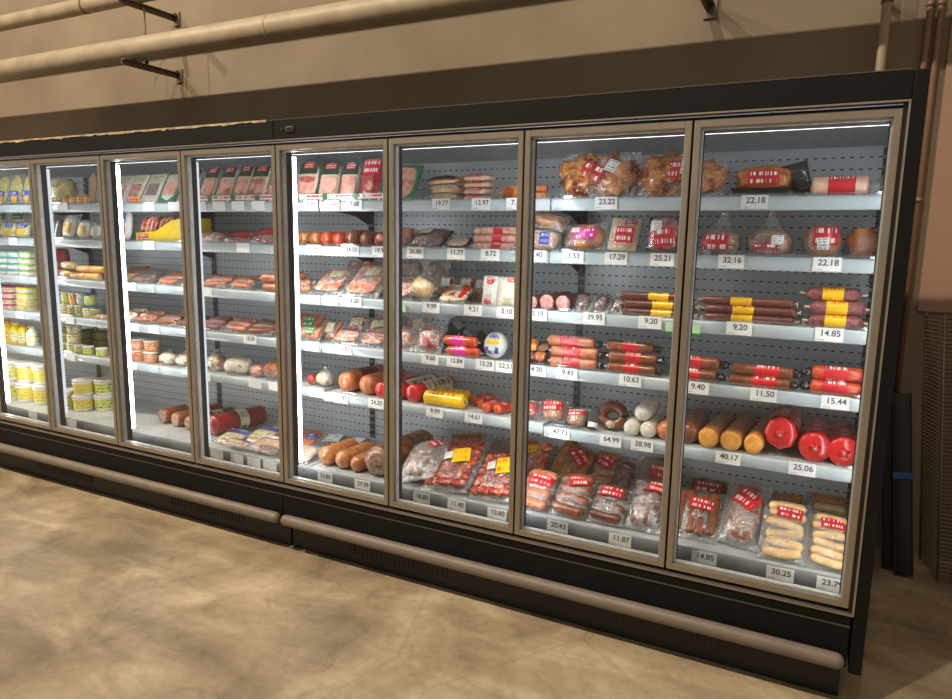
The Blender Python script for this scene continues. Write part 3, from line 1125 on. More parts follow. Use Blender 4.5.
def bag_ham(label, u0, u1, vmeat, vbag, s, d, mat, y=0.42, lab=(0.0, 0.0, 0.6, 0.5, None), sticker=None, tail=0.0, name='bagged_ham', group=None, depth=0.8, seed=None, lump=0.12):
    """a round ham in a clear bag gathered at the top"""
    seed = seed if seed is not None else int(u0)
    zb = zb_at(s, (u0 + u1) / 2, y)
    x0, x1 = U(u0, y, zb + 0.05), U(u1, y, zb + 0.05)
    w = x1 - x0
    xm = (x0 + x1) / 2
    hm = Z(vmeat, xm, y) - zb
    hb = Z(vbag, xm, y) - zb
    rx, rz = w / 2 * 0.93, hm / 2
    ry = min(w / 2 * depth, 0.075)
    t = thing(name, label + W(s, d), 'ham', (xm, y, zb), (0, 0, random.uniform(-0.1, 0.1)), group)
    vs, fs = blob(rx, ry, rz, lump, seed, 2.35)
    zmin = min(p[2] for p in vs)
    MB().add(vs, fs, Matrix.Translation((0, 0, -zmin + 0.002))).build('ham_joint', mat, t)
    zc = -zmin + 0.002

    def front(x, z):
        a, b = x / rx, (z - zc) / rz
        q = max(0.05, 1 - abs(a) ** 2.4 - abs(b) ** 2.4)
        return -ry * q ** (1 / 2.4) * 1.06 - 0.006
    fm = MB()
    prof = [(0.0008, 0.55), (0.004, 0.9), (hm * 0.25, 1.06), (hm * 0.55, 1.07), (hm * 0.85, 0.92), (hm * 1.02, 0.66), (hm + (hb - hm) * 0.4, 0.36), (hm + (hb - hm) * 0.8, 0.16), (hb, 0.20)]
    nn = 26
    vs, fs = [], []
    for i, (z, k) in enumerate(prof):
        for j in range(nn):
            a = 2 * PI * j / nn
            wv = 1 + (0.05 + 0.16 * max(0, i - 4) / 4) * mnoise.noise(Vector((j * 0.9 + seed, z * 30, i * 0.35)))
            vs.append((k * wv * rx * 1.04 * math.cos(a) + tail * max(0, z - hm * 0.7), k * wv * ry * 1.05 * math.sin(a), z))
    for i in range(len(prof) - 1):
        for j in range(nn):
            k = (j + 1) % nn
            fs.append((i * nn + j, i * nn + k, (i + 1) * nn + k, (i + 1) * nn + j))
    fm.add(vs, fs).build('clear_bag', M_FILM, t)
    if lab[4]:
        vs, fs, uv = patch(w * lab[2], hm * lab[3], w * lab[0], zc + hm * lab[1], front, lab[5] if len(lab) > 5 else 0)
        MB().add(vs, fs, None, uv).build('label_sheet', lab[4], t)
    if sticker:
        vs, fs, uv = patch(w * sticker[2], hm * sticker[3], w * sticker[0], zc + hm * sticker[1], lambda x, z: front(x, z) - 0.003, 0.05)
        MB().add(vs, fs, None, uv).build('weight_sticker', M_WHL, t)
    return t


def pack(name, cat, label, u0, u1, vtop, s, d, mat, content='slab', n=4, y=0.345, vbot=None, tilt=20.0, t=0.028, lab=None, sticker=None, film=M_FILM, fringe=0.008,
         yaw=0.0, group=None, h=None, wr=0.004, seed=None, zoff=0.0, tray=None, band=None, extra=None, roll=0.0):
    """a vacuum or film pack, leaning back by tilt degrees, its content seen through the film"""
    seed = seed if seed is not None else int(u0 * 3 + (vtop or 0))
    zb = zb_at(s, (u0 + u1) / 2, y) + zoff
    if vbot is not None:
        y = max(0.185 + t * math.cos(math.radians(tilt)), on_deck((u0 + u1) / 2, vbot, zb))
    um = (u0 + u1) / 2
    th = math.radians(tilt)
    xm = U(um, y, zb)
    if h is None:
        lo, hi = 0.01, 0.6
        for _ in range(30):
            m = (lo + hi) / 2
            zz, yy = zb + m * math.cos(th), y + m * math.sin(th)
            if P(xm, yy, zz)[1] > vtop:
                lo = m
            else:
                hi = m
        h = lo
    ym = y + h / 2 * math.sin(th)
    zm = zb + h / 2 * math.cos(th)
    x0, x1 = U(u0, ym, zm), U(u1, ym, zm)
    xm, w = (x0 + x1) / 2, (x1 - x0) * 0.97
    up = 0.0 if tilt < 35 else 0.15 * t + 0.003
    e = thing(name, label + W(s, d), cat, (xm, y, zb + up + abs(math.sin(roll)) * w * 0.4), (-th, roll, yaw), group)

    def front(x, z):
        return -(t * pil(max(-1, min(1, x / (w / 2))), max(-1, min(1, (z - h / 2) / (h / 2)))) + 0.004)
    if tray:
        v = 0.012
        MB().add(*bevel_box(-w / 2 - 0.003, w / 2 + 0.003, -v, 0.0, 0, h, 0.005)).build('tray', tray, e)
    if content == 'slab':
        vs, fs = blob(w / 2 * 0.96, t * 0.95, h / 2 * 0.96, 0.10, seed, 3.0, 22, 12, 2.4)
        vs = [(x, min(y_, 0.12 * t) if y_ > 0 else y_, z + h / 2) for x, y_, z in vs]
        MB().add(vs, fs).build('meat', mat, e)
    elif content in ('links_v', 'links_h'):
        a, b = (w, h) if content == 'links_v' else (h, w)
        r = a / (2 * n) * 0.93
        r2 = min(r, t * 0.52)
        vs, fs, uv = lathe(capsule_profile(b * 0.93, r, 0.9, 5, 6), 14, 0.07, seed)
        vs = [(x, y_ * r2 / r, z_) for x, y_, z_ in vs]
        vs = [(x, y_, z_ + r * 0.35 * (x / (b / 2)) ** 2 - r * 0.12) for x, y_, z_ in vs]
        me = MB().add(vs, fs).mesh('sausage', mat)
        rj = random.Random(seed)
        for i in range(n):
            q = -a / 2 + a * (i + 0.5) / n
            jz = 0.02 * b * (((i * 5 + seed) % 3) - 1)
            if content == 'links_v':
                link('sausage', me, e, (q, -r2 * 0.9 - 0.0015 * ((i * 3 + seed) % 3), h / 2 + jz), (PI * i, PI / 2 + rj.uniform(-.13, .13), 0))
            else:
                link('sausage', me, e, (jz, -r2 * 0.9 - 0.0015 * ((i * 3 + seed) % 3), h / 2 + q), (PI * i, rj.uniform(-.17, .17), 0))
    elif content == 'slices':
        for i in range(n):
            q = (i + 0.5) / n
            vs, fs = blob(w / 2 * 0.9, 0.004, h / n * 0.95, 0.06, seed + i, 2.6, 18, 8)
            zc = min(max(h * q, h / n * 0.95), h - h / n * 0.95)
            MB().add(vs, fs, Matrix.Translation((0, -t * 0.45 - 0.0022 * (n - i), zc)) @ Matrix.Rotation(0.10, 4, 'X')).build('slice', mat if i % 2 == 0 or not extra else extra, e)
    elif content == 'roast':
        for i in range(n):
            q = -w / 2 + w * (i + 0.5) / n
            vs, fs = blob(w / n * 0.62, t * (0.9 - 0.15 * i), h * (0.47 - 0.05 * i), 0.45, seed + 5 * i, 2.6, 26, 16, 2.6)
            MB().add(vs, fs, Matrix.Translation((q * 0.92, -t * 0.35, h * (0.48 - 0.04 * i))) @ Matrix.Rotation((-0.35, 0.3, 0.0)[i % 3], 4, 'Y')).build('meat_slice', mat if i % 2 == 0 or not extra else extra, e)
    elif content == 'pieces':
        rnd = random.Random(seed)
        cols = max(2, int(round(math.sqrt(n * w / h))))
        rows_ = max(2, int(round(n / cols)))
        for i in range(cols):
            for j in range(rows_):
                rr = min(w / cols, h / rows_) * 0.50
                vs, fs = blob(w / cols * 0.60, min(t * 0.8, rr), h / rows_ * 0.46, 0.55, seed + i * 3.3 + j * 1.7, 2.5, 14, 8, 1.9)
                qx, qz = -w / 2 + w * (i + 0.5) / cols + rnd.uniform(-.25, .25) * rr, h * (j + 0.5) / rows_ + rnd.uniform(-.2, .2) * rr
                MB().add(vs, fs, Matrix.Translation((qx * 0.93, -t * 0.55 * (0.7 + 0.6 * rnd.random()), max(h * .08, min(h * .92, qz)))) @ Matrix.Rotation(rnd.uniform(-.9, .9), 4, 'Y')).clampy(-t * 0.85).build(
                    'meat_piece', mat if (i + j) % 2 == 0 or not extra else extra, e)
    if film:
        vs, fs = pillow(w, h, t, fringe, wr, seed)
        MB().add(vs, fs).build('film_wrap', film, e)
    for k, q in enumerate([lab] if lab and not isinstance(lab, list) else (lab or [])):
        vs, fs, uv = patch(w * q[2], h * q[3], w * q[0], h * q[1], lambda x, z: front(x, z) - (0.005 if content in ('links_v', 'links_h', 'pieces', 'roast') else 0.002), q[5] if len(q) > 5 else 0.0)
        MB().add(vs, fs, None, uv).build('label_sheet', q[4], e)
    if sticker:
        q = sticker
        vs, fs, uv = patch(w * q[2], h * q[3], w * q[0], h * q[1], lambda x, z: front(x, z) - (0.0075 if content in ('links_v', 'links_h', 'pieces', 'roast') else 0.0045), q[4] if len(q) > 4 else 0.0)
        MB().add(vs, fs, None, uv).build('weight_sticker', M_WHL, e)
    return e


def tub(name, cat, label, x, y, z, r, h, body, lid, band=None, group=None, taper=0.86, lidh=0.16, handle=False, square=False, rz=0.0):
    """plastic tub with lid and printed band; meshes are shared between equal tubs"""
    e = thing(name, label, cat, (x, y, z), (0, 0, rz), group)
    key = (round(r, 4), round(h, 4), taper, lidh, square)
    R = Matrix.Rotation(-PI / 2, 4, 'Y')
    n = 4 if square else 22

    def sq(vs):
        return vs

    def mk(prof, mat, nm, cap=True):
        def f():
            vs, fs, uv = lathe(prof, 22)
            if square:
                o = []
                for t_, a, b in vs:
                    q = max(abs(a), abs(b)) or 1
                    l = math.hypot(a, b)
                    k = (l / q) ** 0.75
                    o.append((t_, a * k * 0.95, b * k * 0.95))
                vs = o
            if not cap:
                fs = fs[:-2]
            uv = [(v_ * 3 % 1.0, u_) for u_, v_ in uv]
            return MB().add(vs, fs, R, uv).mesh(nm, mat)
        return cached((nm, key, mat.name), f)
    lh = h * lidh
    link('tub_body', mk([(0, r * taper * 0.97), (0.003, r * taper), (h - lh, r * 0.965)], body, 'tub_body'), e)
    link('lid', mk([(h - lh, r), (h - lh * 0.2, r * 1.01), (h - lh * 0.12, r * 0.97), (h - lh * 0.18, r * 0.88), (h - lh * 0.18, 1e-4)], lid, 'lid'), e)
    if band:
        a, b = h * 0.14, h * (1 - lidh) * 0.88
        f = lambda q: r * (taper + (0.965 - taper) * q / (h - lh)) + 0.0008
        link('label_band', mk([(a, f(a)), ((a + b) / 2, f((a + b) / 2)), (b, f(b))], band, 'label_band', False), e)
    if handle:
        def hf():
            pts = [(r * 1.02 * math.cos(a), r * 1.02 * math.sin(a) * 0.96 - 0.0, h * 0.86 + 0.02 * math.sin(2 * a) * 0) for a in [PI + PI * i / 12 for i in range(13)]]
            pts = [(px, py, pz - 0.012 * math.sin(PI * i / 12)) for i, (px, py, pz) in enumerate(pts)]
            return MB().add(*tube(pts, 0.0022, 6)).mesh('handle', M_WHITEP)
        link('handle', cached(('handle', key), hf), e)
    return e


def price(text, u, s, d, under, w=0.094, h=0.050, dz=-0.017, tiltz=0.0):
    """white card in the price rail of shelf s"""
    yy = RAIL_Y - 0.0045 if s < 6 else 0.1425
    z = zb_at(s, u, yy)
    zc = z + dz if s < 6 else z - 0.020
    x = U(u, yy, zc)
    e = thing('price_tag', ('white price tag %s under %s' % (text, under) if text else 'small blank-looking price tag under %s' % under) + W(s, d), 'price tag', (x, yy, zc - h / 2), (0, tiltz, 0))
    me = cached(('card', w, h), lambda: MB().add(*bevel_box(-w / 2, w / 2, -0.0012, 0.0, 0, h, 0.0008, 1)).mesh('card', M_CARD, False))
    link('card', me, e)

    def fp():
        m = MB()
        m.add(*box(-w * 0.44, -w * 0.16, -0.0016, -0.0013, h * 0.10, h * 0.16))
        return m.mesh('fine_print', M_INKG, False)
    link('fine_print', cached(('fp', w, h), fp), e)
    if text:
        def tx():
            cu = bpy.data.curves.new('txt', 'FONT')
            cu.body = text
            cu.size = h * 0.62
            cu.align_x = 'CENTER'
            cu.align_y = 'CENTER'
            cu.offset = 0.0006
            o = bpy.data.objects.new('txt', cu)
            COL.objects.link(o)
            dg = bpy.context.evaluated_depsgraph_get()
            me = bpy.data.meshes.new_from_object(o.evaluated_get(dg))
            bpy.data.objects.remove(o)
            me.materials.clear()
            me.materials.append(M_INK)
            me.name = 'price_text'
            return me
        link('price_text', cached(('txt', text, h), tx), e, (w * 0.04, -0.0017, h * 0.60), (PI / 2, 0, 0))
    return e
SNACK = meat('orange_snack', (222, 150, 88), (246, 208, 160), scale=30)
# ================================================================== GOODS: what lies where
L1 = (0.0, 0.6, 0.55, 0.28, M_RED)
WR = ((-1, 1), BLKFILM)
WRR = ((1,), BLKFILM)


def trayham(label, u0, u1, vtop, s, d, y=0.36):
    zb = zb_at(s, (u0 + u1) / 2, y)
    x0, x1 = U(u0, y, zb + .03), U(u1, y, zb + .03)
    w, xm = x1 - x0, (x0 + x1) / 2
    h = Z(vtop, xm, y + 0.06) - zb
    e = thing('ham_tray', label + W(s, d), 'ham', (xm, y, zb))
    dd = 0.13
    # shallow tray: floor and four sloping sides
    b, o, th = 0.86, 1.0, 0.024
    v = [(sx * w / 2 * k, (dd / 2 + sy * dd / 2 * k), zz) for k, zz in ((b, 0), (o, th), (o * 0.96, th), (b * 0.94, 0.003)) for sx, sy in ((-1, -1), (1, -1), (1, 1), (-1, 1))]
    f = [(3, 2, 1, 0)] + [(r * 4 + i, r * 4 + (i + 1) % 4, r * 4 + 4 + (i + 1) % 4, r * 4 + 4 + i) for r in range(3) for i in range(4)] + [(12, 13, 14, 15)]
    MB().add(v, f).build('tray', M_BLKTRAY, e, smooth=False)
    vs, fs = blob(w / 2 * 0.88, dd * 0.42, (h - 0.006) / 2, 0.30, 5, 2.6, 26, 16, 2.4)
    mn = min(q[2] for q in vs)
    MB().add(vs, fs, Matrix.Translation((0, dd / 2, 0.006 - mn))).build('ham_joint', HAM_ORNG, e)
    zc = 0.006 - mn

    def fr(x, z):
        q = max(0.1, 1 - abs(x / (w / 2 * .88)) ** 2.8 - abs((z - zc) / (h / 2)) ** 2.8)
        return dd / 2 - dd * .44 * q ** .36 - 0.006
    vs, fs, uv = patch(w * 0.5, h * 0.55, 0.03 * w, zc + 0.004, fr, 0.0)
    MB().add(vs, fs, None, uv).build('label_sheet', M_RED, e)
    vs, fs = pillow(w * 1.0, h * 0.95, 0.012, 0.0, 0.006, 3)
    MB().add(vs, fs, Matrix.Translation((w * 0.30, dd * 0.86, 0.012)) @ Matrix.Rotation(-0.25, 4, 'Y')).build('black_wrapper', BLKFILM, e)
    vs, fs = crumple(0.035, 0.03, 0.022, 4, 0.8)
    MB().add(vs, fs, Matrix.Translation((w / 2 + 0.030, dd * 0.7, 0.028))).build('black_wrapper', BLKFILM, e)
    return e


# ---------------------------------------------------------------- rightmost door
trayham('golden ham in a black tray with red label', 730, 792, 172, 1, 8)
stack_logs('meat_roll', 'rolled meat', 'pale rolled meat with wide red band', 1, 8, 809, 868, 178, 1, ROLL_PALE, bands=((0.30, 0.76, M_RED),), ends='none', e=0.3, wrap=((1,), M_FILM), wob=0.08)
bag_ham('bagged spiced ham under a red label, loose neck leaning over', 699, 741, 231, 213, 2, 8, ROAST, lab=(-0.05, 0.05, 0.62, 0.75, M_RED), sticker=(-0.24, -0.36, 0.2, 0.18), tail=0.12)
bag_ham('bagged speckled ham with a pointed bag neck', 747, 793, 231, 212, 2, 8, HAM_BRWN, lab=(-0.05, -0.22, 0.55, 0.42, M_RED), sticker=(0.22, 0.12, 0.24, 0.34))
bag_ham('golden round ham in a bag with red and white stickers', 802, 842, 226, 222, 2, 8, HAM_ORNG, lab=(0.08, 0.16, 0.62, 0.6, M_RED), sticker=(0.02, -0.08, 0.3, 0.36), tail=0.2)
bag_ham('golden lumpy ham joint at the far end, no label', 845, 878, 231, 229, 2, 8, HAM_ORNG, lab=(0, 0, 0, 0, None), lump=0.4, y=0.46)
stack_logs('salami_stick', 'salami', 'of three long dark salamis with yellow bands', 3, 8, 703, 795, 299, 3, SAL_DARK, bands=((0.32, 0.55, M_YEL),), ends='string', group=None, e=0.9)
stack_logs('short_salami', 'salami', 'of three short rosy salamis in yellow wrappers', 3, 8, 808, 864, 290, 3, SAL_ROSE, bands=((0.30, 0.68, M_YEL),), ends='string', e=0.9)
stack_logs('boiled_sausage', 'sausage', 'of two brown sausages with red bands, above tag 9.40', 4, 8, 676, 723, 357, 2, SAU_BROWN, bands=((0.22, 0.62, M_RED),), ends='clip', e=0.6, wrap=WRR)
stack_logs('boiled_sausage', 'sausage', 'of two brown sausages with red bands, middle pair', 4, 8, 731, 793, 366, 2, SAU_BROWN, bands=((0.38, 0.78, M_RED),), ends='clip', e=0.6, wrap=WRR)
stack_logs('boiled_sausage', 'sausage', 'of two bright red-orange sausages with red bands', 4, 8, 814, 868, 368, 2, SAU_RED, bands=((0.24, 0.72, M_RED),), ends='clip', e=0.6, wrap=((-1,), BLKFILM))
logy('whole_sausage', 'sausage', 'brown netted sausage end, leftmost of the row', 688, 433, 10.6, 5, 8, 0.34, SAU_BROWN, style='round')
for q, (uu, nm) in enumerate(((711, 'first'), (732.5, 'second'), (756.5, 'third'))):
    logy('smoked_sausage_log', 'sausage', '%s of three amber sausage logs with orange cut ends' % nm, uu, 442, 9.9, 5, 8, 0.36, SAU_CARA, face=CUT_ORNG, style='cut', yaw=-0.08)
for q, (uu, nm, rr) in enumerate(((784.5, 'large red wrapped sausage lying tilted', 15.6), (815.5, 'red wrapped sausage roll, middle of the three', 13.8), (846, 'red wrapped sausage roll, nearest the end panel', 13.2))):
    logy('red_sausage_roll', 'sausage', nm, uu, 440, rr, 5, 8, 0.30, M_REDW, style='gather', n=8 if q == 0 else 22, zoff=(0.030, 0, 0)[q], yaw=(-0.05, 0.0, 0.02)[q], bands=((0.12, 0.6, printed('dark_red_print', (170, 20, 34), rows=6, density=0.56)),))
RL = lambda cx=0.0, cz=0.72, w=0.55, h=0.26, r=0.0: (cx, cz, w, h, M_RED, r)
pack('sausage_pack', 'sausages', 'pack of short brown sausages, red label, lying behind the front pack', 690, 731, 483, 6, 8, SAU_DEEP, 'links_v', 4, vbot=512, tilt=60, lab=RL(0, 0.6, 0.7, 0.4), film=M_FILM)
pack('sausage_pack', 'sausages', 'pack of brown sausages, red label, above tag 14.85', 678, 722, 497, 6, 8, SAU_BROWN, 'links_v', 4, vbot=541, tilt=55, lab=RL(0.12, 0.66, 0.62, 0.24, -0.08), film=M_FILM2, fringe=0.014, wr=0.006)
pack('sausage_pack', 'sausages', 'dark pack with round red label standing at the back', 737, 770, 481, 6, 8, SAU_DEEP, 'slab', 3, vbot=510, tilt=50, lab=RL(0, 0.62, 0.8, 0.4, -0.15))
pack('sausage_pack', 'sausages', 'brown ham-like pack twisted aside, red label, milky bag corner', 727, 764, 490, 6, 8, SAU_BROWN, 'slab', 3, vbot=549, tilt=55, lab=RL(0.0, 0.66, 0.7, 0.3, -0.5), film=M_FILM2, fringe=0.016, wr=0.008, roll=0.10, t=0.04)
pack('frankfurter_pack', 'sausages', 'upper pack of pale brown sausages lying behind the frankfurters', 772, 808, 498, 6, 8, SAU_CARA, 'links_h', 4, vbot=522, tilt=60, lab=RL(0, 0.5, 0.6, 0.3))
pack('frankfurter_pack', 'sausages', 'pack of pale frankfurters with red label, above tag 30.25', 765, 808, 507, 6, 8, SAU_PALE, 'links_h', 6, vbot=563, tilt=55, lab=RL(0.08, 0.76, 0.62, 0.2, -0.05), fringe=0.012, film=M_FILM)
pack('frankfurter_pack', 'sausages', 'brown sausage pack highest at the back, by the end panel', 812, 850, 490, 6, 8, SAU_CARA, 'links_h', 3, vbot=519, tilt=42)
pack('frankfurter_pack', 'sausages', 'pale sausage pack without label, middle of the end pile', 813, 851, 509, 6, 8, SAU_PALE, 'links_h', 4, vbot=541, tilt=50)
pack('frankfurter_pack', 'sausages', 'front pack of pale frankfurters, red label, by the end panel', 810, 848, 520, 6, 8, SAU_PALE, 'links_h', 6, vbot=571, tilt=55, lab=RL(0.1, 0.80, 0.7, 0.22, 0.03), fringe=0.012)
for q in (('22.18', 754.5, 1, 'golden tray ham'), ('32.16', 731, 2, 'spiced bagged ham'), ('22.18', 827, 2, 'golden round ham'), ('9.20', 739, 3, 'long salamis'), ('14.85', 829, 3, 'short rosy salamis'),
          ('9.40', 697, 4, 'left brown sausages'), ('11.50', 763.5, 4, 'middle brown sausages'), ('15.44', 835, 4, 'red-orange sausages'), ('40.17', 728, 5, 'amber logs'), ('25.06', 802, 5, 'red rolls'),
          ('14.85', 704, 6, 'brown sausage pack'), ('30.25', 780, 6, 'frankfurter pack'), ('23.79', 831, 6, 'end frankfurter pack')):
    price(q[0], q[1], q[2], 8, q[3])

# ---------------------------------------------------------------- second door from right
stack_logs('cheese_log', 'snack roll', 'of two small orange rolls with green ends', 1, 7, 531, 548, 186, 2, SAU_ORNG, bands=((0.0, 0.4, M_GRNL),), ends='none', e=0.4)
pack('roast_pack', 'roast meat', 'large clear bag of roast with white sticker', 565, 634, 160, 1, 7, ROAST, 'roast', 2, tilt=28, lab=(-0.06, 0.42, 0.34, 0.42, M_RED, -0.4), sticker=(0.22, 0.56, 0.16, 0.3, -0.35), fringe=0.018, wr=0.010, film=M_FILM2, t=0.05, extra=HAM_BRWN)
pack('roast_pack', 'roast meat', 'clear bag of roast, half behind door post', 642, 722, 164, 1, 7, ROAST, 'roast', 2, tilt=32, lab=(-0.14, 0.5, 0.28, 0.5, M_RED, -0.05), sticker=(0.06, 0.6, 0.12, 0.5, 0), fringe=0.018, wr=0.008, t=0.045, extra=HAM_BRWN, y=0.37)
pack('grilled_meat_pack', 'meat pack', 'pack of pale meat with blue label, lower of two', 527, 560, 232, 2, 7, ROLL_PALE, 'slab', tilt=15, t=0.035, lab=(0.12, 0.5, 0.3, 0.6, M_BLUEL, 0))
pack('grilled_meat_pack', 'meat pack', 'grilled meat pack tilted on the blue-labelled pack', 531, 568, 214, 2, 7, ROAST, 'slab', h=0.070, tilt=40, t=0.028, zoff=0.090, y=0.36, roll=0.20, fringe=0.01)
pack('marinated_pack', 'meat pack', 'orange marinated meat pack with magenta label', 564, 604, 229, 2, 7, HAM_ORNG, 'slab', tilt=24, t=0.04, lab=(0.05, 0.5, 0.55, 0.42, M_MAG, 0.05), roll=-0.08, sticker=(-0.18, 0.66, 0.2, 0.2))
pack('meat_tray', 'meat pack', 'cream tray of meat standing upright, red printed sleeve', 609, 637, 222, 2, 7, ROLL_PALE, 'slab', tilt=22, t=0.026, lab=[(0.06, 0.45, 0.66, 0.48, M_RED, 0.02), (0.2, 0.84, 0.4, 0.24, printed('deep_red_print', (150, 24, 40)), 0)], tray=flat('cream_tray', (220, 204, 164), 0.4), roll=0.06)
pack('meat_tray', 'meat pack', 'dark red meat pack with white sticker and red label', 648, 679, 219, 2, 7, REDMEAT, 'slab', tilt=18, t=0.035, lab=(0.1, 0.38, 0.7, 0.5, M_RED, 0.1), sticker=(-0.2, 0.68, 0.36, 0.28), tray=M_BLKTRAY)
for nm, uu, L_ in (('first', 531, 0.3), ('second', 546.5, 0.34), ('third', 566, 0.34)):
    logy('mortadella', 'sausage', '%s of three pink mortadella rolls, cut end forward' % nm, uu, 301, 8.2 if nm != 'first' else 7.0, 3, 7, L_ * 0.7, SAL_DARK, face=CUT_PINK, style='cut', yaw=-0.06)
for k, (a, b) in enumerate(((578, 592), (594, 608), (610, 623))):
    pack('cured_meat_bag', 'cured meat', '%s of three clear bags of dark cured meat' % ('first', 'second', 'third')[k], a, b, 299 + k, 3, 7, SAL_DARK, 'slab', tilt=52, t=0.03, fringe=0.012, wr=0.008, film=M_FILM2, y=0.345 + 0.02 * k)
stack_logs('salami_stick', 'salami', 'of three long dark salamis with yellow bands', 3, 7, 622, 694, 294, 3, SAL_DARK, bands=((0.42, 0.70, M_YEL),), ends='string', e=0.9)
pack('black_film_pack', 'meat pack', 'black film pack with orange pieces', 527, 548, 342, 4, 7, SAL_DARK, 'pieces', 4, tilt=35, t=0.03, film=None, extra=HAM_ORNG, tray=M_BLKTRAY)
stack_logs('boiled_sausage', 'sausage', 'of three pink-brown sausages with red bands', 4, 7, 550, 598, 338, 3, SAU_PINK, bands=((0.28, 0.66, M_RED),), ends='clip', e=0.6, wrap=WRR, wob=0.07)
stack_logs('boiled_sausage', 'sausage', 'of three deep brown sausages with red bands', 4, 7, 607, 656, 343, 3, SAU_BROWN, bands=((0.36, 0.68, M_RED),), ends='clip', e=0.6, wrap=WRR)
pack('ham_chunk', 'ham', 'small two-layer meat pack at the door post', 523, 540, 404, 5, 7, REDMEAT, 'slab', tilt=18, t=0.04, lab=(0, 0.66, 0.7, 0.3, M_REDW))
pack('ham_chunk', 'ham', 'round ham chunk with a red printed cap', 543, 566, 406, 5, 7, HAM_BRWN, 'slab', tilt=25, t=0.05, lab=(0, 0.66, 0.86, 0.52, M_RED, 0.1))
pack('ham_chunk', 'ham', 'cut ham chunk with red top and dark film', 566, 586, 412, 5, 7, HAM_BRWN, 'slab', tilt=25, t=0.05, lab=(0, 0.74, 0.86, 0.4, M_RED, 0.12), tray=M_BLKTRAY)
pack('small_box', 'box', 'small black and white box lying before the dark ring', 586.5, 597.5, 421, 5, 7, BLKFILM, 'slab', tilt=30, t=0.02, film=None, lab=(0.1, 0.5, 0.8, 0.5, M_WHL, 0))
# ring of smoked sausage
zb = zb_at(5, 616, 0.42)
xr = U(616, 0.42, zb + 0.05)
rg = thing('ring_sausage', 'dark smoked ring of sausage standing upright' + W(5, 7), 'sausage', (xr, 0.40, zb), (-0.35, 0, 0))
R_, r_ = 0.050, 0.026
pts = [(R_ * math.cos(a) * 1.15, 0, R_ * 0.80 * math.sin(a) + R_ * 0.80 + r_) for a in [-PI / 2 + 0.10 + (2 * PI - 0.2) * i / 36 for i in range(37)]]
MB().add(*tube(pts, r_, 14)).build('casing', SAU_DEEP, rg)
vs, fs = crumple(0.026, 0.018, 0.016, 3, 0.5)
MB().add(vs, fs, Matrix.Translation((0, -0.02, 0.024))).build('tied_end', M_STRING, rg)
logy('white_salami', 'salami', 'white mould salami, upper of the three', 641.5, 420, 8.2, 5, 7, 0.22, NETWHITE, y0=0.352, zoff=0.062, style='round')
logy('white_salami', 'salami', 'white mould salami, lower left of the three', 633, 432, 8.0, 5, 7, 0.22, NETWHITE, style='round')
logy('white_salami', 'salami', 'white mould salami, lower right of the three', 649.5, 434, 8.0, 5, 7, 0.22, NETWHITE, style='round')
logy('whole_sausage', 'sausage', 'orange-brown sausage end against the door post', 663.5, 432, 9.5, 5, 7, 0.34, SAU_ORNG, style='round')
pack('red_sausage_bag', 'sausages', 'red sausage bag with yellow label at the back', 520, 551, 449, 6, 7, SALBAG, 'pieces', 16, vbot=486, tilt=50, lab=(-0.2, 0.8, 0.5, 0.3, M_YEL, 0.3), t=0.04)
pack('sausage_pack', 'sausages', 'back pack of brown sausages, red label tilted, left one', 553, 586, 452, 6, 7, SAU_CARA, 'links_v', 4, vbot=487, tilt=55, lab=RL(0.1, 0.66, 0.6, 0.34, -0.6), roll=0.3)
pack('sausage_pack', 'sausages', 'back pack of brown sausages, red label, right one', 588, 616, 456, 6, 7, SAU_CARA, 'links_h', 5, vbot=493, tilt=55, lab=RL(-0.05, 0.7, 0.6, 0.3, -0.3), roll=0.12)
pack('dark_sausage_pack', 'sausages', 'dark brown pack deep in the shadow at the back', 617, 633, 466, 6, 7, SAU_DEEP, 'links_h', 4, vbot=500, tilt=50)  # pack put in where there is only a dark region
pack('sausage_pack', 'sausages', 'rear bag of dark sausage beside door post', 634, 668, 461, 6, 7, SAU_DEEP, 'slab', vbot=506, tilt=50, lab=RL(0.2, 0.6, 0.5, 0.3), film=M_FILM2, t=0.045)
pack('sausage_pack', 'sausages', 'front pack of pale pink sausages, red label', 523, 555, 476, 6, 7, SAU_PINK, 'links_h', 4, vbot=512, tilt=58, lab=RL(0.05, 0.68, 0.75, 0.3, -0.1), fringe=0.003, film=M_FILM2, wr=0.008, t=0.035)
pack('sausage_pack', 'sausages', 'front pack of thick brown sausages, red label, second along', 556, 593, 480, 6, 7, SAU_BROWN, 'links_h', 4, vbot=521, tilt=58, lab=RL(0.05, 0.78, 0.5, 0.28, 0.3), fringe=0.003, wr=0.006, t=0.04)
pack('sausage_pack', 'sausages', 'front pack of darkest sausages, red label, third along', 594, 629, 492, 6, 7, SAU_DEEP, 'links_h', 4, vbot=532, tilt=58, lab=RL(0.0, 0.74, 0.66, 0.3, -0.05), fringe=0.003, wr=0.007, film=M_FILM2, t=0.04)
pack('sausage_pack', 'sausages', 'front milky bag of ring sausage, red label', 630, 664, 486, 6, 7, SAU_DEEP, 'slab', vbot=538, tilt=56, lab=RL(0.2, 0.8, 0.5, 0.24), film=M_FILM2, fringe=0.004, wr=0.010, t=0.05)
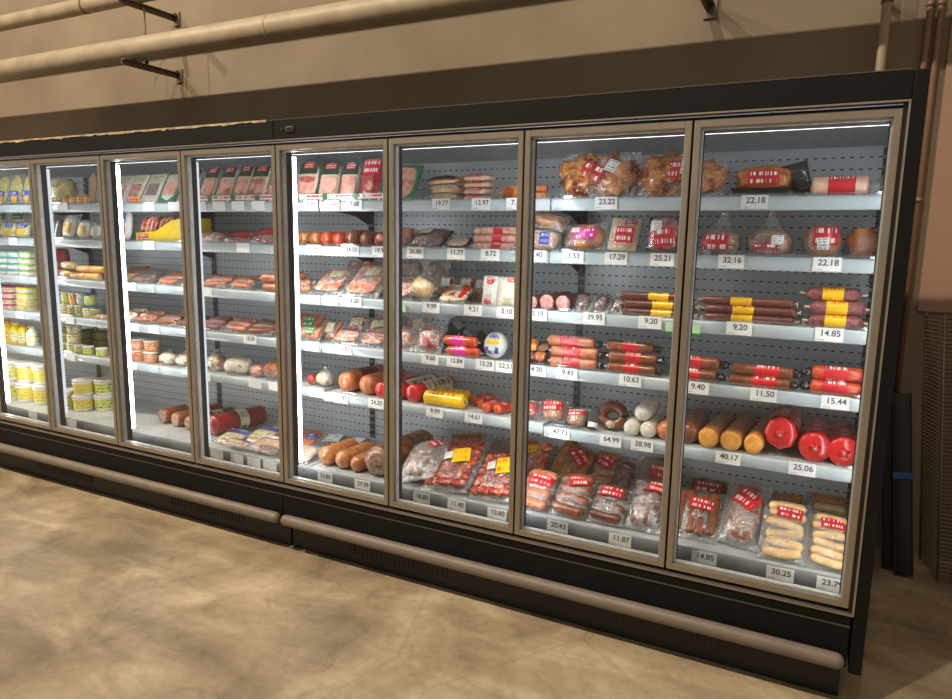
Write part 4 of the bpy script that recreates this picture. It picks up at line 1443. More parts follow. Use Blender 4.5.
for q in (('23.22', 606, 1, 'large roast bag'), ('6.40', 536, 2, 'pale meat pack'), ('1.53', 573, 2, 'orange marinated pack'), ('17.29', 616, 2, 'cream meat tray'), ('25.21', 662, 2, 'dark red pack'),
          ('5.19', 537, 3, 'mortadella rolls'), ('39.95', 594, 3, 'cured meat bags'), ('9.20', 650, 3, 'long salamis'), ('4.30', 536, 4, 'black film pack'), ('9.43', 567, 4, 'pink-brown sausages'), ('10.63', 630, 4, 'deep brown sausages'),
          ('47.73', 559.5, 5, 'ham chunks'), ('64.99', 610.5, 5, 'ring sausage'), ('28.98', 642, 5, 'white salamis'), ('20.43', 557.5, 6, 'pale pink sausage pack'), ('11.87', 620, 6, 'deep brown sausage pack')):
    price(q[0], q[1], q[2], 7, q[3])


def shelf_talker(u, s, d):
    yy = RAIL_Y - 0.0045
    z = zb_at(s, u, yy)
    x = U(u, yy, z - 0.03)
    e = thing('shelf_sticker', 'green leaf sticker on the price rail' + W(s, d), 'sticker', (x, yy, z - 0.062))
    MB().add(*bevel_box(-0.022, 0.022, -0.001, 0, 0, 0.05, 0.0008, 1)).build('sticker_sheet', flat('pale_green_sticker', (182, 222, 180), 0.5), e, smooth=False)
    MB().add(*box(-0.026, 0.026, -0.0016, -0.0011, 0.001, 0.014)).build('green_edge', flat('green_print', (40, 110, 52), 0.5), e, smooth=False)


shelf_talker(695, 3, 8)
shelf_talker(671, 3, 7)
shelf_talker(402, 3, 6)

# ---------------------------------------------------------------- third door from right


def card_tray(label, u, s, d, w=0.17, vtop=165, mat=M_GRNL):
    """sliced ham in a tall curved sleeve with a green foot"""
    return None


GRN = flat('green_plastic', (30, 120, 66), 0.35, coat=0.4)
pack('sliced_ham_pack', 'sliced ham', 'green curved holder with one meat pack left in it', 388, 419, 166, 1, 6, SLICED, 'slab', tilt=30, t=0.02, film=None, tray=GRN, lab=(-0.1, 0.22, 0.3, 0.3, M_CREAML, 0.2))
for i in range(3):
    pack('sandwich_pack', 'snack pack', '%s of three orange snack packs%s' % (ORD[3][i], ', black printed band' if i == 2 else ''), 435 - 3 * (i == 2), 464, None, 1, 6, SNACK, 'slab', h=0.16, tilt=85, zoff=0.033 * i, t=0.030, y=0.352,
         film=None, lab=[(0.0, 0.12, 0.92, 0.2, flat('black_band', (26, 24, 24), 0.4) if i == 2 else M_CREAML, 0)], roll=0.0 if i < 2 else -0.05)
for i in range(4):
    pack('sandwich_pack', 'snack pack', '%s of four pale packs with red print' % ORD[4][i], 466, 494, None, 1, 6, ROLL_PALE, 'slab', h=0.15, tilt=85, zoff=0.0255 * i, t=0.023, y=0.350, film=None, lab=[(0.0, 0.10, 0.6, 0.16, M_RED, 0)])
stack_logs('cheese_log', 'snack roll', 'orange roll with dark string, beside the door post', 1, 6, 504, 524, 187, 1, HAM_ORNG, ends='string', e=0.5)
pack('salami_pack', 'salami', 'red salami pack lying flat behind the door post', 393, 412, 233, 2, 6, SALBAG, 'slab', tilt=60, t=0.04)
pack('salami_pack', 'salami', 'dark pack with a cream label window', 417, 448, 234, 2, 6, SAL_DARK, 'slab', tilt=60, t=0.04, lab=(-0.2, 0.6, 0.5, 0.4, M_CREAML, 0), tray=M_BLKTRAY)
pack('salami_pack', 'salami', 'small pale meat pack by the wrapped sausages', 448, 470, 241, 2, 6, ROLL_PALE, 'slab', tilt=60, t=0.025, tray=M_BLKTRAY)
stack_logs('wrapped_sausage', 'sausage', 'of three pale wrapped sausages with red bands', 2, 6, 474, 517, 229, 3, meat('pale_pink_sausage', (196, 130, 116), (230, 188, 172), scale=45), bands=((0.46, 0.68, M_RED),), ends='clip', e=0.7, wob=0.08)
pack('salami_slices', 'sliced meat', 'clear fold of salami slices on the left', 397, 416, 281, 3, 6, SLICED, 'slices', 5, tilt=45, t=0.03, film=M_FILM2, extra=REDMEAT)
pack('cheese_wedge_pack', 'snack pack', 'flat yellow snack pack leaning on its side', 409, 431, 285, 3, 6, CHEESEO, 'slab', tilt=35, t=0.03, lab=(0, 0.7, 0.7, 0.3, M_CREAML, -0.3), roll=0.35)
pack('hanging_bag', 'bag', 'hazy clear bag standing behind the small trays, left', 398, 424, 263, 3, 6, GREYM, 'slab', tilt=12, t=0.03, y=0.56, film=M_FILM2, fringe=0.015, wr=0.01)
pack('hanging_bag', 'bag', 'hazy clear bag standing behind the small trays, middle', 422, 446, 265, 3, 6, GREYM, 'slab', tilt=12, t=0.03, y=0.54, film=M_FILM2, fringe=0.015, wr=0.01)
for k, (a, b) in enumerate(((442, 456), (458, 471), (473, 484))):
    pack('meatball_tray', 'meat pack', '%s of three small red trays with white labels' % ALONG[3][k], a, b, 279 + k, 3, 6, HAM_BRWN, 'pieces', 6, tilt=14, t=0.022, lab=(-0.05, 0.76, 0.84, 0.36, M_WHL, 0), tray=flat('red_tray', (150, 20, 34), 0.3), y=0.45)
pack('meatball_tray', 'meat pack', 'low front tray of pale meatballs with red end', 445, 468, 289, 3, 6, VEGSAL, 'pieces', 6, tilt=62, t=0.022, y=0.335, lab=(0.38, 0.5, 0.22, 0.8, M_REDW, 0))
for k, (a, b) in enumerate(((484, 498), (499, 516))):
    pack('white_tray_pack', 'meat pack', ('white rounded tray with two red seals, standing upright', 'white box pack with red corner, beside the door post')[k], a, b, 276 + k, 3, 6, M_WHITEP, 'slab', tilt=10, t=0.022, film=None, y=0.342, tray=M_WHITEP,
         lab=[(0.05, 0.84, 0.5, 0.18, M_RED, 0), (-0.05, 0.16, 0.5, 0.18, M_RED, 0), (0, 0.5, 0.6, 0.3, M_WHL, 0)] if k == 0 else [(0.3, 0.9, 0.5, 0.14, M_RED, 0), (0.2, 0.22, 0.6, 0.2, M_CREAML, 0)])
for k, (a, b, vt, m_, vb) in enumerate(((394, 407, 318, GREYM, 0.44), (409, 426, 321, REDMEAT, 0.44), (398, 416, 333, BACON, 0.345), (417, 440, 330, REDMEAT, 0.345))):
    pack('cured_meat_bag', 'cured meat', ('clear bag of grey meat, back left of the pile', 'clear bag with cream label, back of the pile', 'clear bag of pale bacon, front left of the pile', 'clear bag of red cured meat, front of the pile')[k],
         a, b, vt, 4, 6, m_, 'slab', tilt=30, t=0.035, y=vb, film=M_FILM2, fringe=0.014, wr=0.010, lab=(0.1, 0.7, 0.5, 0.4, M_CREAML, 0.5) if k == 1 else None)
for k, (a, b, vt) in enumerate(((441, 459, 321), (457, 470, 332), (473, 488, 327))):
    pack('black_film_pack', 'meat pack', '%s of three black packs with grey labels' % ALONG[3][k], a, b, vt, 4, 6, BLKFILM, 'slab', tilt=25, t=0.03, y=0.50, film=None, lab=(0.0, 0.86, 0.8, 0.26, printed('grey_label', (150, 152, 156), (90, 92, 98)), -0.4), roll=0.3)
stack_logs('orange_sausage', 'sausage', 'of two fat orange sausages, magenta band below', 4, 6, 446, 479, 337, 2, SAU_RED, bands=((0.25, 0.62, M_MAG),), ends='clip', e=0.6)
# egg-shaped blue and white ham
zb = zb_at(4, 493, 0.37)
xr = U(493, 0.37, zb + 0.06)
hh = Z(332, xr, 0.39) - zb
eg = thing('moulded_ham', 'oval white ham in blue and yellow printed film' + W(4, 6), 'ham', (xr, 0.375, zb), (-0.12, 0.12, 0))
vs, fs = blob(0.056, 0.045, hh / 2, 0.03, 3, 2.1)
MB().add(vs, fs, Matrix.Translation((0, 0, hh / 2 + 0.004))).build('ham_body', M_WHITEP, eg)
fe = lambda x, z: -0.045 * max(0.02, 1 - (x / 0.056) ** 2 - ((z - hh / 2) / (hh / 2)) ** 2) ** 0.5 - 0.005
for nm, q in (('yellow_band', (0.06, hh * 0.16, 0, hh * 0.66, M_YEL)), ('blue_crown', (0.05, hh * 0.16, 0, hh * 0.86, M_BLUEL)), ('blue_print', (0.07, hh * 0.24, 0, hh * 0.34, M_BLUEL)), ('white_badge', (0.03, hh * 0.14, 0.004, hh * 0.40, M_CARD))):
    vs, fs, uv = patch(q[0], q[1], q[2], q[3], lambda x, z: fe(x, z) - (0.002 if nm == 'white_badge' else 0), 0.12)
    MB().add(vs, fs, None, uv).build(nm, q[4], eg)
logy('red_sausage_roll', 'sausage', 'red roll with cream label, behind the front one', 395.5, 386, 8.6, 5, 6, 0.34, M_REDW, y0=0.345, style='gather', yaw=-0.10, bands=((0.2, 0.9, M_CREAML),))
logy('red_sausage_roll', 'sausage', 'front red roll with cream label and crimped end', 413, 391, 8.9, 5, 6, 0.34, M_REDW, y0=0.335, style='gather', yaw=-0.10, bands=((0.25, 0.9, M_CREAML),))
stack_logs('yellow_sausage', 'sausage', 'yellow wrapped sausage at the back', 5, 6, 440, 472, 381, 1, M_YEL, y=0.47, r=0.033, ends='clip', e=0.5, bands=((0.02, 0.98, M_YEL),))
stack_logs('yellow_sausage', 'sausage', 'yellow wrapped sausage at the front', 5, 6, 424, 463, 394, 1, M_YEL, y=0.365, r=0.035, ends='clip', e=0.5, bands=((0.02, 0.98, M_YEL),))
for k, (uu, y0, z0) in enumerate(((471, 0.44, 0), (484, 0.335, 0), (495, 0.335, 0), (477, 0.40, 0.0))):
    logy('smoked_link', 'sausage', ('red-brown link pointing out, back of the group', 'red-brown link with pale band, front left of the group', 'red-brown link with pale band, front right of the group', 'red-brown link between the other three')[k], uu, 398, 5.2, 5, 6, 0.13, SAU_RED, y0=y0, style='round', yaw=-0.25,
         bands=((0.3, 0.6, M_RED),), r=0.026)
# huge bologna in the bottom, front to back, its end behind the next door
zb = zb_at(6, 371, 0.2)
r_ = 0.078
xf, xr = U(371.5, 0.20, zb + r_), U(431, 0.68, zb + r_)
L_ = math.hypot(xr - xf, 0.47)
bo = thing('giant_bologna', 'huge brown wrinkled sausage with greyish end, lying behind the post between two doors, bottom deck', 'sausage', (xf, 0.195, zb), (0, 0, math.atan2(0.47, xr - xf)))
vs, fs, uv = lathe([(t_ + L_ / 2, rr) for t_, rr in capsule_profile(L_, r_, 0.85)], 30, 0.13, 3, 0.5)
MB().add(vs, fs, Matrix.Translation((0, 0, r_ * 1.02))).build('casing', meat('wrinkled_brown', (96, 54, 30), (160, 96, 54), scale=26, bump=0.7), bo)
vs, fs, uv = lathe([(t_ + L_ / 2 - 0.002, rr * 1.01) for t_, rr in capsule_profile(L_, r_, 0.85)[:6]], 30, 0.13, 3, 0.5)
MB().add(vs, fs[:-1], Matrix.Translation((0, 0, r_ * 1.02))).build('grey_end', meat('grey_loaf', (110, 84, 70), (170, 138, 120), (180, 110, 96), scale=50, bump=0.5), bo)
pack('clear_meat_bag', 'meat bag', 'milky crumpled bag of grey meat, red label', 409, 443, 454, 6, 6, GREYM, 'slab', vbot=500, tilt=64, t=0.05, film=M_FILM2, fringe=0.022, wr=0.016, roll=-0.3, lab=(0.34, 0.8, 0.26, 0.24, M_RED, -0.6))
pack('clear_meat_bag', 'meat bag', 'brown sausage bag with thin clear peaks, at the back', 446, 482, 441, 6, 6, SAU_BROWN, 'links_h', 3, vbot=474, tilt=50, t=0.04, film=M_FILM2, fringe=0.03, wr=0.014)
pack('clear_meat_bag', 'meat bag', 'brown meat bag deep behind the red sausage bags', 486, 519, 445, 6, 6, SAU_BROWN, 'slab', vbot=478, tilt=45, t=0.04)
pack('red_sausage_bag', 'sausages', 'large bag of red sausage pieces, beside milky bag', 440, 481, 452, 6, 6, SALBAG, 'pieces', 42, vbot=499, tilt=62, t=0.04, film=M_FILM, fringe=0.016, wr=0.012, lab=(0.12, 0.62, 0.40, 0.32, M_YEL, 0.28), sticker=(-0.18, 0.58, 0.2, 0.16, 0.28), roll=-0.1, extra=REDMEAT)
pack('red_sausage_bag', 'sausages', 'large bag of red sausage pieces, beside door post', 479, 519, 463, 6, 6, SALBAG, 'pieces', 42, vbot=517, tilt=62, t=0.04, film=M_FILM, fringe=0.016, wr=0.012, lab=(0.12, 0.64, 0.40, 0.4, M_YEL, 0.28), sticker=(-0.2, 0.6, 0.2, 0.2, 0.28), roll=-0.1, extra=REDMEAT)
for q in (('19.77', 441, 1, 'orange snack packs'), ('13.97', 481, 1, 'pale snack packs'), ('7.10', 516, 1, 'orange roll'), ('26.80', 415, 2, 'red salami'), ('11.77', 456, 2, 'small pale pack'), ('8.72', 490, 2, 'wrapped sausages'),
          ('9.99', 431, 3, 'yellow snack pack'), ('9.21', 473, 3, 'small red trays'), ('5.10', 506, 3, 'white trays'), ('9.60', 430, 4, 'red cured meat'), ('12.84', 455.5, 4, 'orange sausages'), ('13.28', 485, 4, 'oval blue ham'), ('52.51', 505, 4, 'empty spot'),
          ('9.99', 434.5, 5, 'yellow sausage'), ('14.61', 473.5, 5, 'smoked links'), ('10.80', 421.5, 6, 'milky meat bag'), ('11.40', 456.5, 6, 'middle red sausage bag'), ('13.60', 497, 6, 'end red sausage bag')):
    price(q[0], q[1], q[2], 6, q[3])
# ---------------------------------------------------------------- fourth door from right
DKG = flat('dark_green_card', (38, 62, 40), 0.5, c2=(26, 40, 30), scale=60)


def ham_card(label, a, b, vt, s, d, red=False, y=0.34, tilt=16, curve=0.0, foot=M_GRNL):
    """tall sliced-ham pack: dark green printed top with a red badge, pink ham below, printed foot"""
    lab = [(0, 0.80, 0.86, 0.28, DKG, 0), (0.02, 0.86, 0.5, 0.12, M_RED, 0), (0.0, 0.40, 0.80, 0.40, SLICED, 0), (0.0, 0.09, 0.98, 0.14, foot, 0)]
    if red:
        lab = [(0, 0.8, 0.94, 0.36, M_RED, 0), (0.0, 0.42, 0.5, 0.36, REDMEAT, 0.1), (0.0, 0.10, 0.98, 0.16, M_RED, 0)]
    return pack('sliced_ham_pack', 'sliced ham', label, a, b, vt, s, d, M_REDW if red else flat('cream_pack', (222, 214, 186), 0.4), 'slab', tilt=tilt, t=0.014, film=None, lab=lab, y=y, fringe=0)


ham_card('first of three green-topped ham packs, by light strip', 298, 319, 161, 1, 5)
ham_card('second of three green-topped ham packs, between the others', 320, 341, 162, 1, 5)
ham_card('third of three green-topped ham packs, beside red pack', 341, 360, 162, 1, 5)
ham_card('tall red sliced meat pack', 362, 381, 159, 1, 5, True)
for k, (uu, rr, m_, nm) in enumerate(((302, 7.0, SAU_CARA, 'tan round sausage end, nearest the light strip'), (313, 7.0, SAU_CARA, 'tan round sausage end, second of the row'), (322, 7.2, SAU_RED, 'orange round sausage end, left one of two'),
                                     (333.5, 7.2, SAU_RED, 'orange round sausage end, right one of two'), (347, 8.5, SAU_BROWN, 'brown round sausage end, larger'), (363, 7.8, SAU_BROWN, 'brown round sausage end, smaller'), (379, 8.0, REDMEAT, 'red round sausage end by the door post'))):
    logy('round_sausage', 'sausage', nm, uu, 240, rr, 2, 5, 0.18, m_, style='round', y0=0.345, yaw=-0.05)
for k, (a, b, vt) in enumerate(((293, 306, 276), (301, 313, 284))):
    pack('bacon_pile', 'bacon', '%s bag of orange bacon beside the light strip' % ('rear', 'front')[k], a, b, vt, 3, 5, SAU_ORNG, 'pieces', 6, tilt=30, t=0.04, y=(0.42, 0.345)[k])
for k, (a, b, vt) in enumerate(((322, 350, 274), (351, 383, 270))):
    pack('bacon_pack', 'bacon', 'wide pack of striped bacon with cream label, %s one' % ALONG[2][k], a, b, vt, 3, 5, BACON, 'slices', 7, tilt=48, t=0.03, lab=(0.1, 0.72, 0.4, 0.3, M_CREAML, 0.15), fringe=0.012, film=M_FILM2, extra=SLICED)
pack('bacon_pack', 'bacon', 'folded bacon pack behind the two wide ones', 345, 372, 267, 3, 5, BACON, 'slices', 5, tilt=40, t=0.03, y=0.50, film=M_FILM2, fringe=0.02)
for k, (a, b, vt, yy) in enumerate(((297, 322, 317, 0.46), (300, 322, 330, 0.345), (322, 341, 324, 0.40))):
    pack('sausage_coil_pack', 'sausages', ('orange sausage pack, upper one beside light strip', 'orange sausage pack, lower one beside light strip', 'pack of orange sausages leaning beside the bacon')[k], a, b, vt, 4, 5, SAU_ORNG, 'links_v', 5, tilt=42, t=0.03, y=yy,
         lab=(0.1, 0.5, 0.36, 0.5, M_GRNL if k < 2 else M_CREAML, 0.1))
for k, (a, b, vt, yy) in enumerate(((350, 368, 320, 0.44), (366, 386, 322, 0.44), (339, 363, 334, 0.345), (362, 386, 336, 0.345))):
    pack('bacon_pack', 'bacon', ('small bacon pack with cream label, back, left one', 'small bacon pack with cream label, back, right one', 'small bacon pack, front, left one', 'small bacon pack, front, right one')[k], a, b, vt, 4, 5, BACON, 'slices', 6, tilt=45, t=0.03, y=yy,
         lab=(0.0, 0.7, 0.6, 0.4, M_CREAML, 0.3) if k < 2 else None, fringe=0.010, film=M_FILM2, extra=REDMEAT)
logy('small_sausage', 'sausage', 'small red sausage end, nearest the light strip', 311, 380, 5.2, 5, 5, 0.16, REDMEAT, y0=0.36)
bag_ham('white bag with green and red print, pale contents', 316, 331, 371, 366, 5, 5, VEGSAL, y=0.40, lab=(0, 0.0, 0.5, 0.4, M_CREAML), name='white_bag')
logy('whole_sausage', 'sausage', 'large orange-brown sausage end, left one', 342, 378, 10.5, 5, 5, 0.34, SAU_ORNG, style='round', yaw=-0.12, bands=((0.32, 0.7, SAU_DEEP),))
logy('whole_sausage', 'sausage', 'large orange-brown sausage end with cream seal, right one', 363.5, 381, 10.3, 5, 5, 0.34, SAU_ORNG, style='round', yaw=-0.12, bands=((0.4, 0.8, SAU_DEEP),), face=None)
logy('red_sausage_roll', 'sausage', 'red roll end against the door post', 378.5, 387, 8.0, 5, 5, 0.3, M_REDW, style='gather', yaw=-0.12)
pack('sliced_meat_tray', 'sliced meat', 'flat pack of orange slices, blue label, behind', 296, 324, 435, 6, 5, SAU_ORNG, 'slices', 4, vbot=449, tilt=70, t=0.02, lab=(0.2, 0.5, 0.3, 0.4, M_BLUEL, 0.2))
pack('sliced_meat_tray', 'sliced meat', 'pale flat pack nearest the light strip, in front', 294, 314, 449, 6, 5, ROLL_PALE, 'slab', vbot=464, tilt=70, t=0.02)
for k, (a, b, vt, vb) in enumerate(((324, 347, 438, 449), (347, 368, 441, 452))):
    pack('card_pack', 'meat pack', '%s brown pack with white card, behind loaves' % ALONG[2][k], a, b, vt, 6, 5, SAU_BROWN, 'slab', vbot=vb, tilt=70, t=0.025, lab=(-0.1, 0.45, 0.7, 0.6, M_WHL, 0.1))
for k, (uu, rr, m_, nm) in enumerate(((322, 9.4, SAU_CARA, 'first of three caramel meat loaves'), (338.5, 9.2, SAU_CARA, 'second of three caramel meat loaves'), (353, 8.0, SAU_CARA, 'third of three caramel meat loaves'))):
    logy('meat_loaf', 'meat loaf', nm, uu, 462, rr, 6, 5, 0.26, m_, y0=0.215, style='round', yaw=-0.10)
for q in (('5.99', 310.5, 1, 'first ham pack'), ('6.50', 332, 1, 'second ham pack'), ('7.68', 354, 1, 'third ham pack'), ('20.80', 314, 2, 'tan sausage ends'), ('24.50', 351, 2, 'brown sausage ends'), ('19.90', 380, 2, 'red sausage end'),
          ('14.29', 331, 3, 'left bacon pack'), ('9.20', 354, 3, 'right bacon pack'), ('10.73', 312, 4, 'orange sausage packs'), ('16.87', 344, 4, 'small bacon packs'), ('21.50', 317, 5, 'white bag'), ('11.87', 341, 5, 'left large sausage'), ('24.25', 376, 5, 'red roll'),
          ('20.80', 325, 6, 'first caramel loaf'), ('27.09', 362.5, 6, 'greyish sausage end')):
    price(q[0], q[1], q[2], 5, q[3])

# ---------------------------------------------------------------- fourth door from left
for k, (a, b) in enumerate(((187, 201), (203, 219), (220, 236), (237, 252), (251, 269), (270, 284))):
    ham_card('%s of six tall green-footed ham packs' % ALONG[6][k], a, b, 165 - (k == 3) * 2, 1, 4, tilt=24, y=0.345)
pack('flat_meat_pack', 'meat pack', 'pale brown meat pack beside the yellow carton', 201, 226, 236, 2, 4, BACON, 'slab', tilt=60, t=0.03)
pack('flat_meat_pack', 'meat pack', 'red meat pack lying flat, middle one', 228, 255, 236, 2, 4, REDMEAT, 'slab', tilt=66, t=0.03, lab=(0, 0.4, 0.8, 0.4, M_REDW, 0))
pack('flat_meat_pack', 'meat pack', 'bright red meat pack, touching the door post', 254, 280, 233, 2, 4, REDMEAT, 'slab', tilt=60, t=0.035, lab=(0, 0.5, 0.8, 0.5, M_REDW, 0.2))
for k, (a, b, vt) in enumerate(((186, 206, 282), (206, 232, 279), (232, 256, 280))):
    pack('sausage_flat_pack', 'sausages', '%s of three flat packs of pink-brown sausages' % ALONG[3][k], a, b, vt, 3, 4, SAU_PINK, 'links_h', 3, tilt=66, t=0.026)
stack_logs('boiled_sausage', 'sausage', 'of two short sausages by the door post', 3, 4, 263, 284, 275, 2, SAU_PINK, ends='clip', e=0.6)
for k, (a, b, vt) in enumerate(((184, 205, 319), (206, 227, 321), (228, 252, 323), (251, 279, 325))):
    pack('bratwurst_pack', 'sausages', '%s of four flat packs of mottled brown sausages' % ALONG[4][k], a, b, vt, 4, 4, (SAU_BROWN, SAL_ROSE, SAU_PINK, SAU_BROWN)[k], 'links_h', 3, tilt=66, t=0.03, film=M_FILM)
for k, (a, b, vm, vb, m_) in enumerate(((196, 210, 354, 350, VEGSAL), (209, 224, 355, 349, VEGSAL), (229, 253, 358, 354, meat('brawn', (226, 214, 186), (240, 232, 214), (196, 84, 60), scale=40)), (252, 266, 366, 362, SAU_PINK), (264, 280, 364, 361, SAU_ORNG))):
    bag_ham(('round bag of pale brawn, first along', 'round bag of pale brawn, second along', 'large round brawn with red patches in clear net', 'knobbly pink sausages in clear net', 'knobbly orange sausages in clear net')[k], a, b, vm, vb, 5, 4, m_, y=0.40, lab=(0, 0, 0, 0, None), tail=0.1 if k == 2 else 0, lump=0.12 if k < 3 else 0.35, name='brawn_bag')
logy('red_salami_log', 'salami', 'big shiny red salami log with cream band', 210, 437, 9.5, 6, 4, 0.38, flat('deep_red_casing', (150, 34, 28), 0.25, coat=0.6), y0=0.33, style='blunt', yaw=-0.16, bands=((0.45, 0.62, M_CREAML),))
for k, (a, b, vt, vb) in enumerate(((223, 245, 434, 447), (250, 272, 430, 446), (228, 252, 443, 456), (254, 282, 440, 456), (258, 282, 452, 463))):
    pack('fish_fillet_pack', 'fillet pack', ('flat blue-edged fillet pack, back left', 'flat blue-edged fillet pack, back right', 'flat pale fillet pack, front left', 'flat pale fillet pack, front right', 'small orange fillet pack at the very front')[k], a, b, vt, 6, 4, ROLL_PALE if k < 4 else SAU_ORNG, 'slab', vbot=vb, tilt=76, t=0.016, zoff=(0, 0, 0.024, 0.024, 0.048)[k],
         lab=[(0, 0.82, 0.94, 0.28, M_BLUEL, 0), (0, 0.36, 0.6, 0.4, M_CREAML, 0)] if k < 3 else [(0, 0.8, 0.9, 0.2, M_WHL, 0)])
for q in (('', 200, 1, 'first ham pack'), ('', 219, 1, 'second ham pack'), ('', 238, 1, 'third ham pack'), ('', 258, 1, 'fifth ham pack'), ('', 243, 2, 'middle red pack'), ('', 206, 3, 'second flat pack'), ('', 200, 4, 'first flat pack'), ('18.09', 250, 4, 'last flat pack'),
          ('', 205, 5, 'second brawn bag'), ('', 255, 5, 'pink netted sausages'), ('', 275, 5, 'orange netted sausages'), ('', 217, 6, 'red salami log'), ('', 237, 6, 'front left fillet pack'), ('', 254, 6, 'front right fillet pack'), ('', 270, 6, 'orange fillet pack')):
    price(q[0], q[1], q[2], 4, q[3])



def tray_strip(label, ua, ub, s, d, n):
    yy = 0.3165
    zb = zb_at(s, (ua + ub) / 2, yy)
    xa, xb = U(ua, yy, zb + 0.02), U(ub, yy, zb + 0.02)
    w = xb - xa
    e = thing('tray_strip', label + W(s, d), 'strip', ((xa + xb) / 2, yy, zb))
    vs, fs, uv = patch(w, 0.040, 0, 0.020, lambda x, z: 0.0, 0, 2 * n, 2)
    MB().add(vs, fs, None, uv).build('strip_sheet', printed('red_on_white_print', (232, 232, 222), (214, 60, 60), rows=2, cols=10.0 * n, density=0.45), e)
    MB().add(*box(-w / 2, w / 2, 0.0002, 0.0008, 0.034, 0.041)).build('green_edge', GRN, e, smooth=False)
    for i in range(n):
        q = -w / 2 + w * (i + 0.9) / n
        MB().add(*bevel_box(q - 0.016, min(w / 2, q + 0.016), -0.0012, -0.0003, 0.0, 0.041, 0.0003, 1)).build('green_block', GRN, e, smooth=False)


tray_strip('red and green printed strip before the tall ham packs', 299, 390, 1, 5, 3)
tray_strip('red and green printed strip before the six ham packs', 190, 285, 1, 4, 4)
# ---------------------------------------------------------------- third door from left
for k, (a, b) in enumerate(((117, 130), (131, 145), (147, 163), (164, 181))):
    lab_ = '%s of four white and red meat packs' % ALONG[4][k]
    pack('sliced_meat_pack', 'sliced meat', lab_, a, b, 177 - k, 1, 3, M_WHITEP, 'slab', tilt=30, t=0.016, film=None, y=0.36, lab=[(0, 0.82, 0.8, 0.24, M_CREAML, 0), (0, 0.45, 0.7, 0.4, SLICED if k != 2 else GREYM, 0)], tray=(M_WHITEP, M_WHITEP, M_WHITEP, GRN)[k])
pack('yellow_sign', 'sign', 'small yellow and red offer card before the meat packs', 126, 140, 194, 1, 3, M_YEL, 'slab', h=0.05, tilt=5, t=0.004, film=None, y=0.325, lab=(0, 0.5, 0.8, 0.5, M_RED, 0))
pack('blue_white_carton', 'carton', 'white carton with blue and red print', 118, 133, 210, 2, 3, M_WHITEP, 'slab', tilt=8, t=0.03, film=None, lab=[(0.0, 0.72, 0.6, 0.3, M_BLUEL, 0), (0.0, 0.32, 0.6, 0.3, M_RED, 0)], y=0.36)
# long yellow carton of sliced salami seen from its end
zb = zb_at(2, 160, 0.36)
xa, xb = U(137, 0.35, zb + .03), U(196, 0.40, zb + .03)
cb = thing('display_carton', 'yellow display carton filled with rows of sliced meat packs' + W(2, 3), 'carton', ((xa + xb) / 2, 0.345, zb))
w_ = xb - xa
hc = Z(217, (xa + xb) / 2, 0.45) - zb
ycard = flat('yellow_card', (236, 200, 24), 0.5)
for y_ in (0.0, 0.17):
    v = [(-w_ / 2, y_, 0), (w_ / 2, y_, 0), (w_ / 2, y_, hc * 0.95), (w_ * 0.2, y_, hc * 0.85), (-w_ * 0.12, y_, hc * 0.42), (-w_ / 2, y_, hc * 0.36)]
    v2 = [(x, y + 0.003, z) for x, y, z in v]
    MB().add(v + v2, [(0, 1, 2, 3, 4, 5), (11, 10, 9, 8, 7, 6)] + [(i, (i + 1) % 6, 6 + (i + 1) % 6, 6 + i) for i in range(6)]).build('carton_side', ycard, cb, smooth=False)
MB().add(*box(w_ / 2 - 0.003, w_ / 2, 0.004, 0.169, 0, hc * 0.95)).build('carton_end', ycard, cb, smooth=False)
MB().add(*box(-w_ / 2, w_ / 2 - 0.004, 0.004, 0.169, 0, 0.003)).build('carton_floor', ycard, cb, smooth=False)
vs, fs, uv = patch(w_ * 0.2, hc * 0.24, -w_ * 0.36, hc * 0.19, lambda x, z: -0.001)
MB().add(vs, fs, None, uv).build('offer_sticker', M_RED, cb)
for i in range(9):
    vs, fs = blob(0.010, 0.075, hc * 0.46, 0.04, i, 3.2, 14, 8)
    MB().add(vs, fs, Matrix.Translation((-w_ * 0.42 + w_ * 0.088 * i, 0.087, hc * 0.54 + 0.006)) @ Matrix.Rotation(0.35, 4, 'Y')).build('meat_pack_edge', SLICED if i % 3 else REDMEAT, cb)
for k, (a, b, vt) in enumerate(((122, 141, 270), (142, 160, 273), (165, 185, 276))):
    pack('sausage_flat_pack', 'sausages', '%s of three flat packs, thin brown sausages' % ALONG[3][k], a, b, vt, 3, 3, (SAU_CARA, GREYM, SAU_PINK)[k], 'links_h', 3, tilt=68, t=0.024)
for k, (a, b, vt) in enumerate(((124, 143, 313), (143, 162, 316), (163, 186, 318))):
    pack('bratwurst_pack', 'sausages', '%s of three low packs of mottled sausages' % ALONG[3][k], a, b, vt, 4, 3, (VEGSAL, BACON, SAU_BROWN)[k], 'links_h', 3, tilt=66, t=0.028)
x5 = [U(u_, 0.37, 0.80) for u_ in (137, 150.5, 163)]
SALB = printed('orange_salad_label', (214, 128, 74), (240, 226, 206), rows=4, density=0.5)
for k in range(2):
    for i in range(2):
        zz = zb_at(5, 150, 0.37) + i * 0.073
        tub('salad_tub', 'tub', '%s orange salad tub, %s one' % (('lower', 'upper')[i], ALONG[2][k]) + W(5, 3), U(138.5 + 13.5 * k, 0.39, zz + .03), 0.39, zz, 0.050, 0.071, REDMIX, M_WHITEP, SALB, group=None, taper=0.84)
for k, (a, b, vm, vb) in enumerate(((163, 179, 353, 349), (178, 194, 354, 350))):
    bag_ham('round bag of pale brawn beside the tubs, %s one' % ALONG[2][k], a, b, vm, vb, 5, 3, VEGSAL, y=0.40, lab=(0, 0, 0, 0, None), name='brawn_bag')
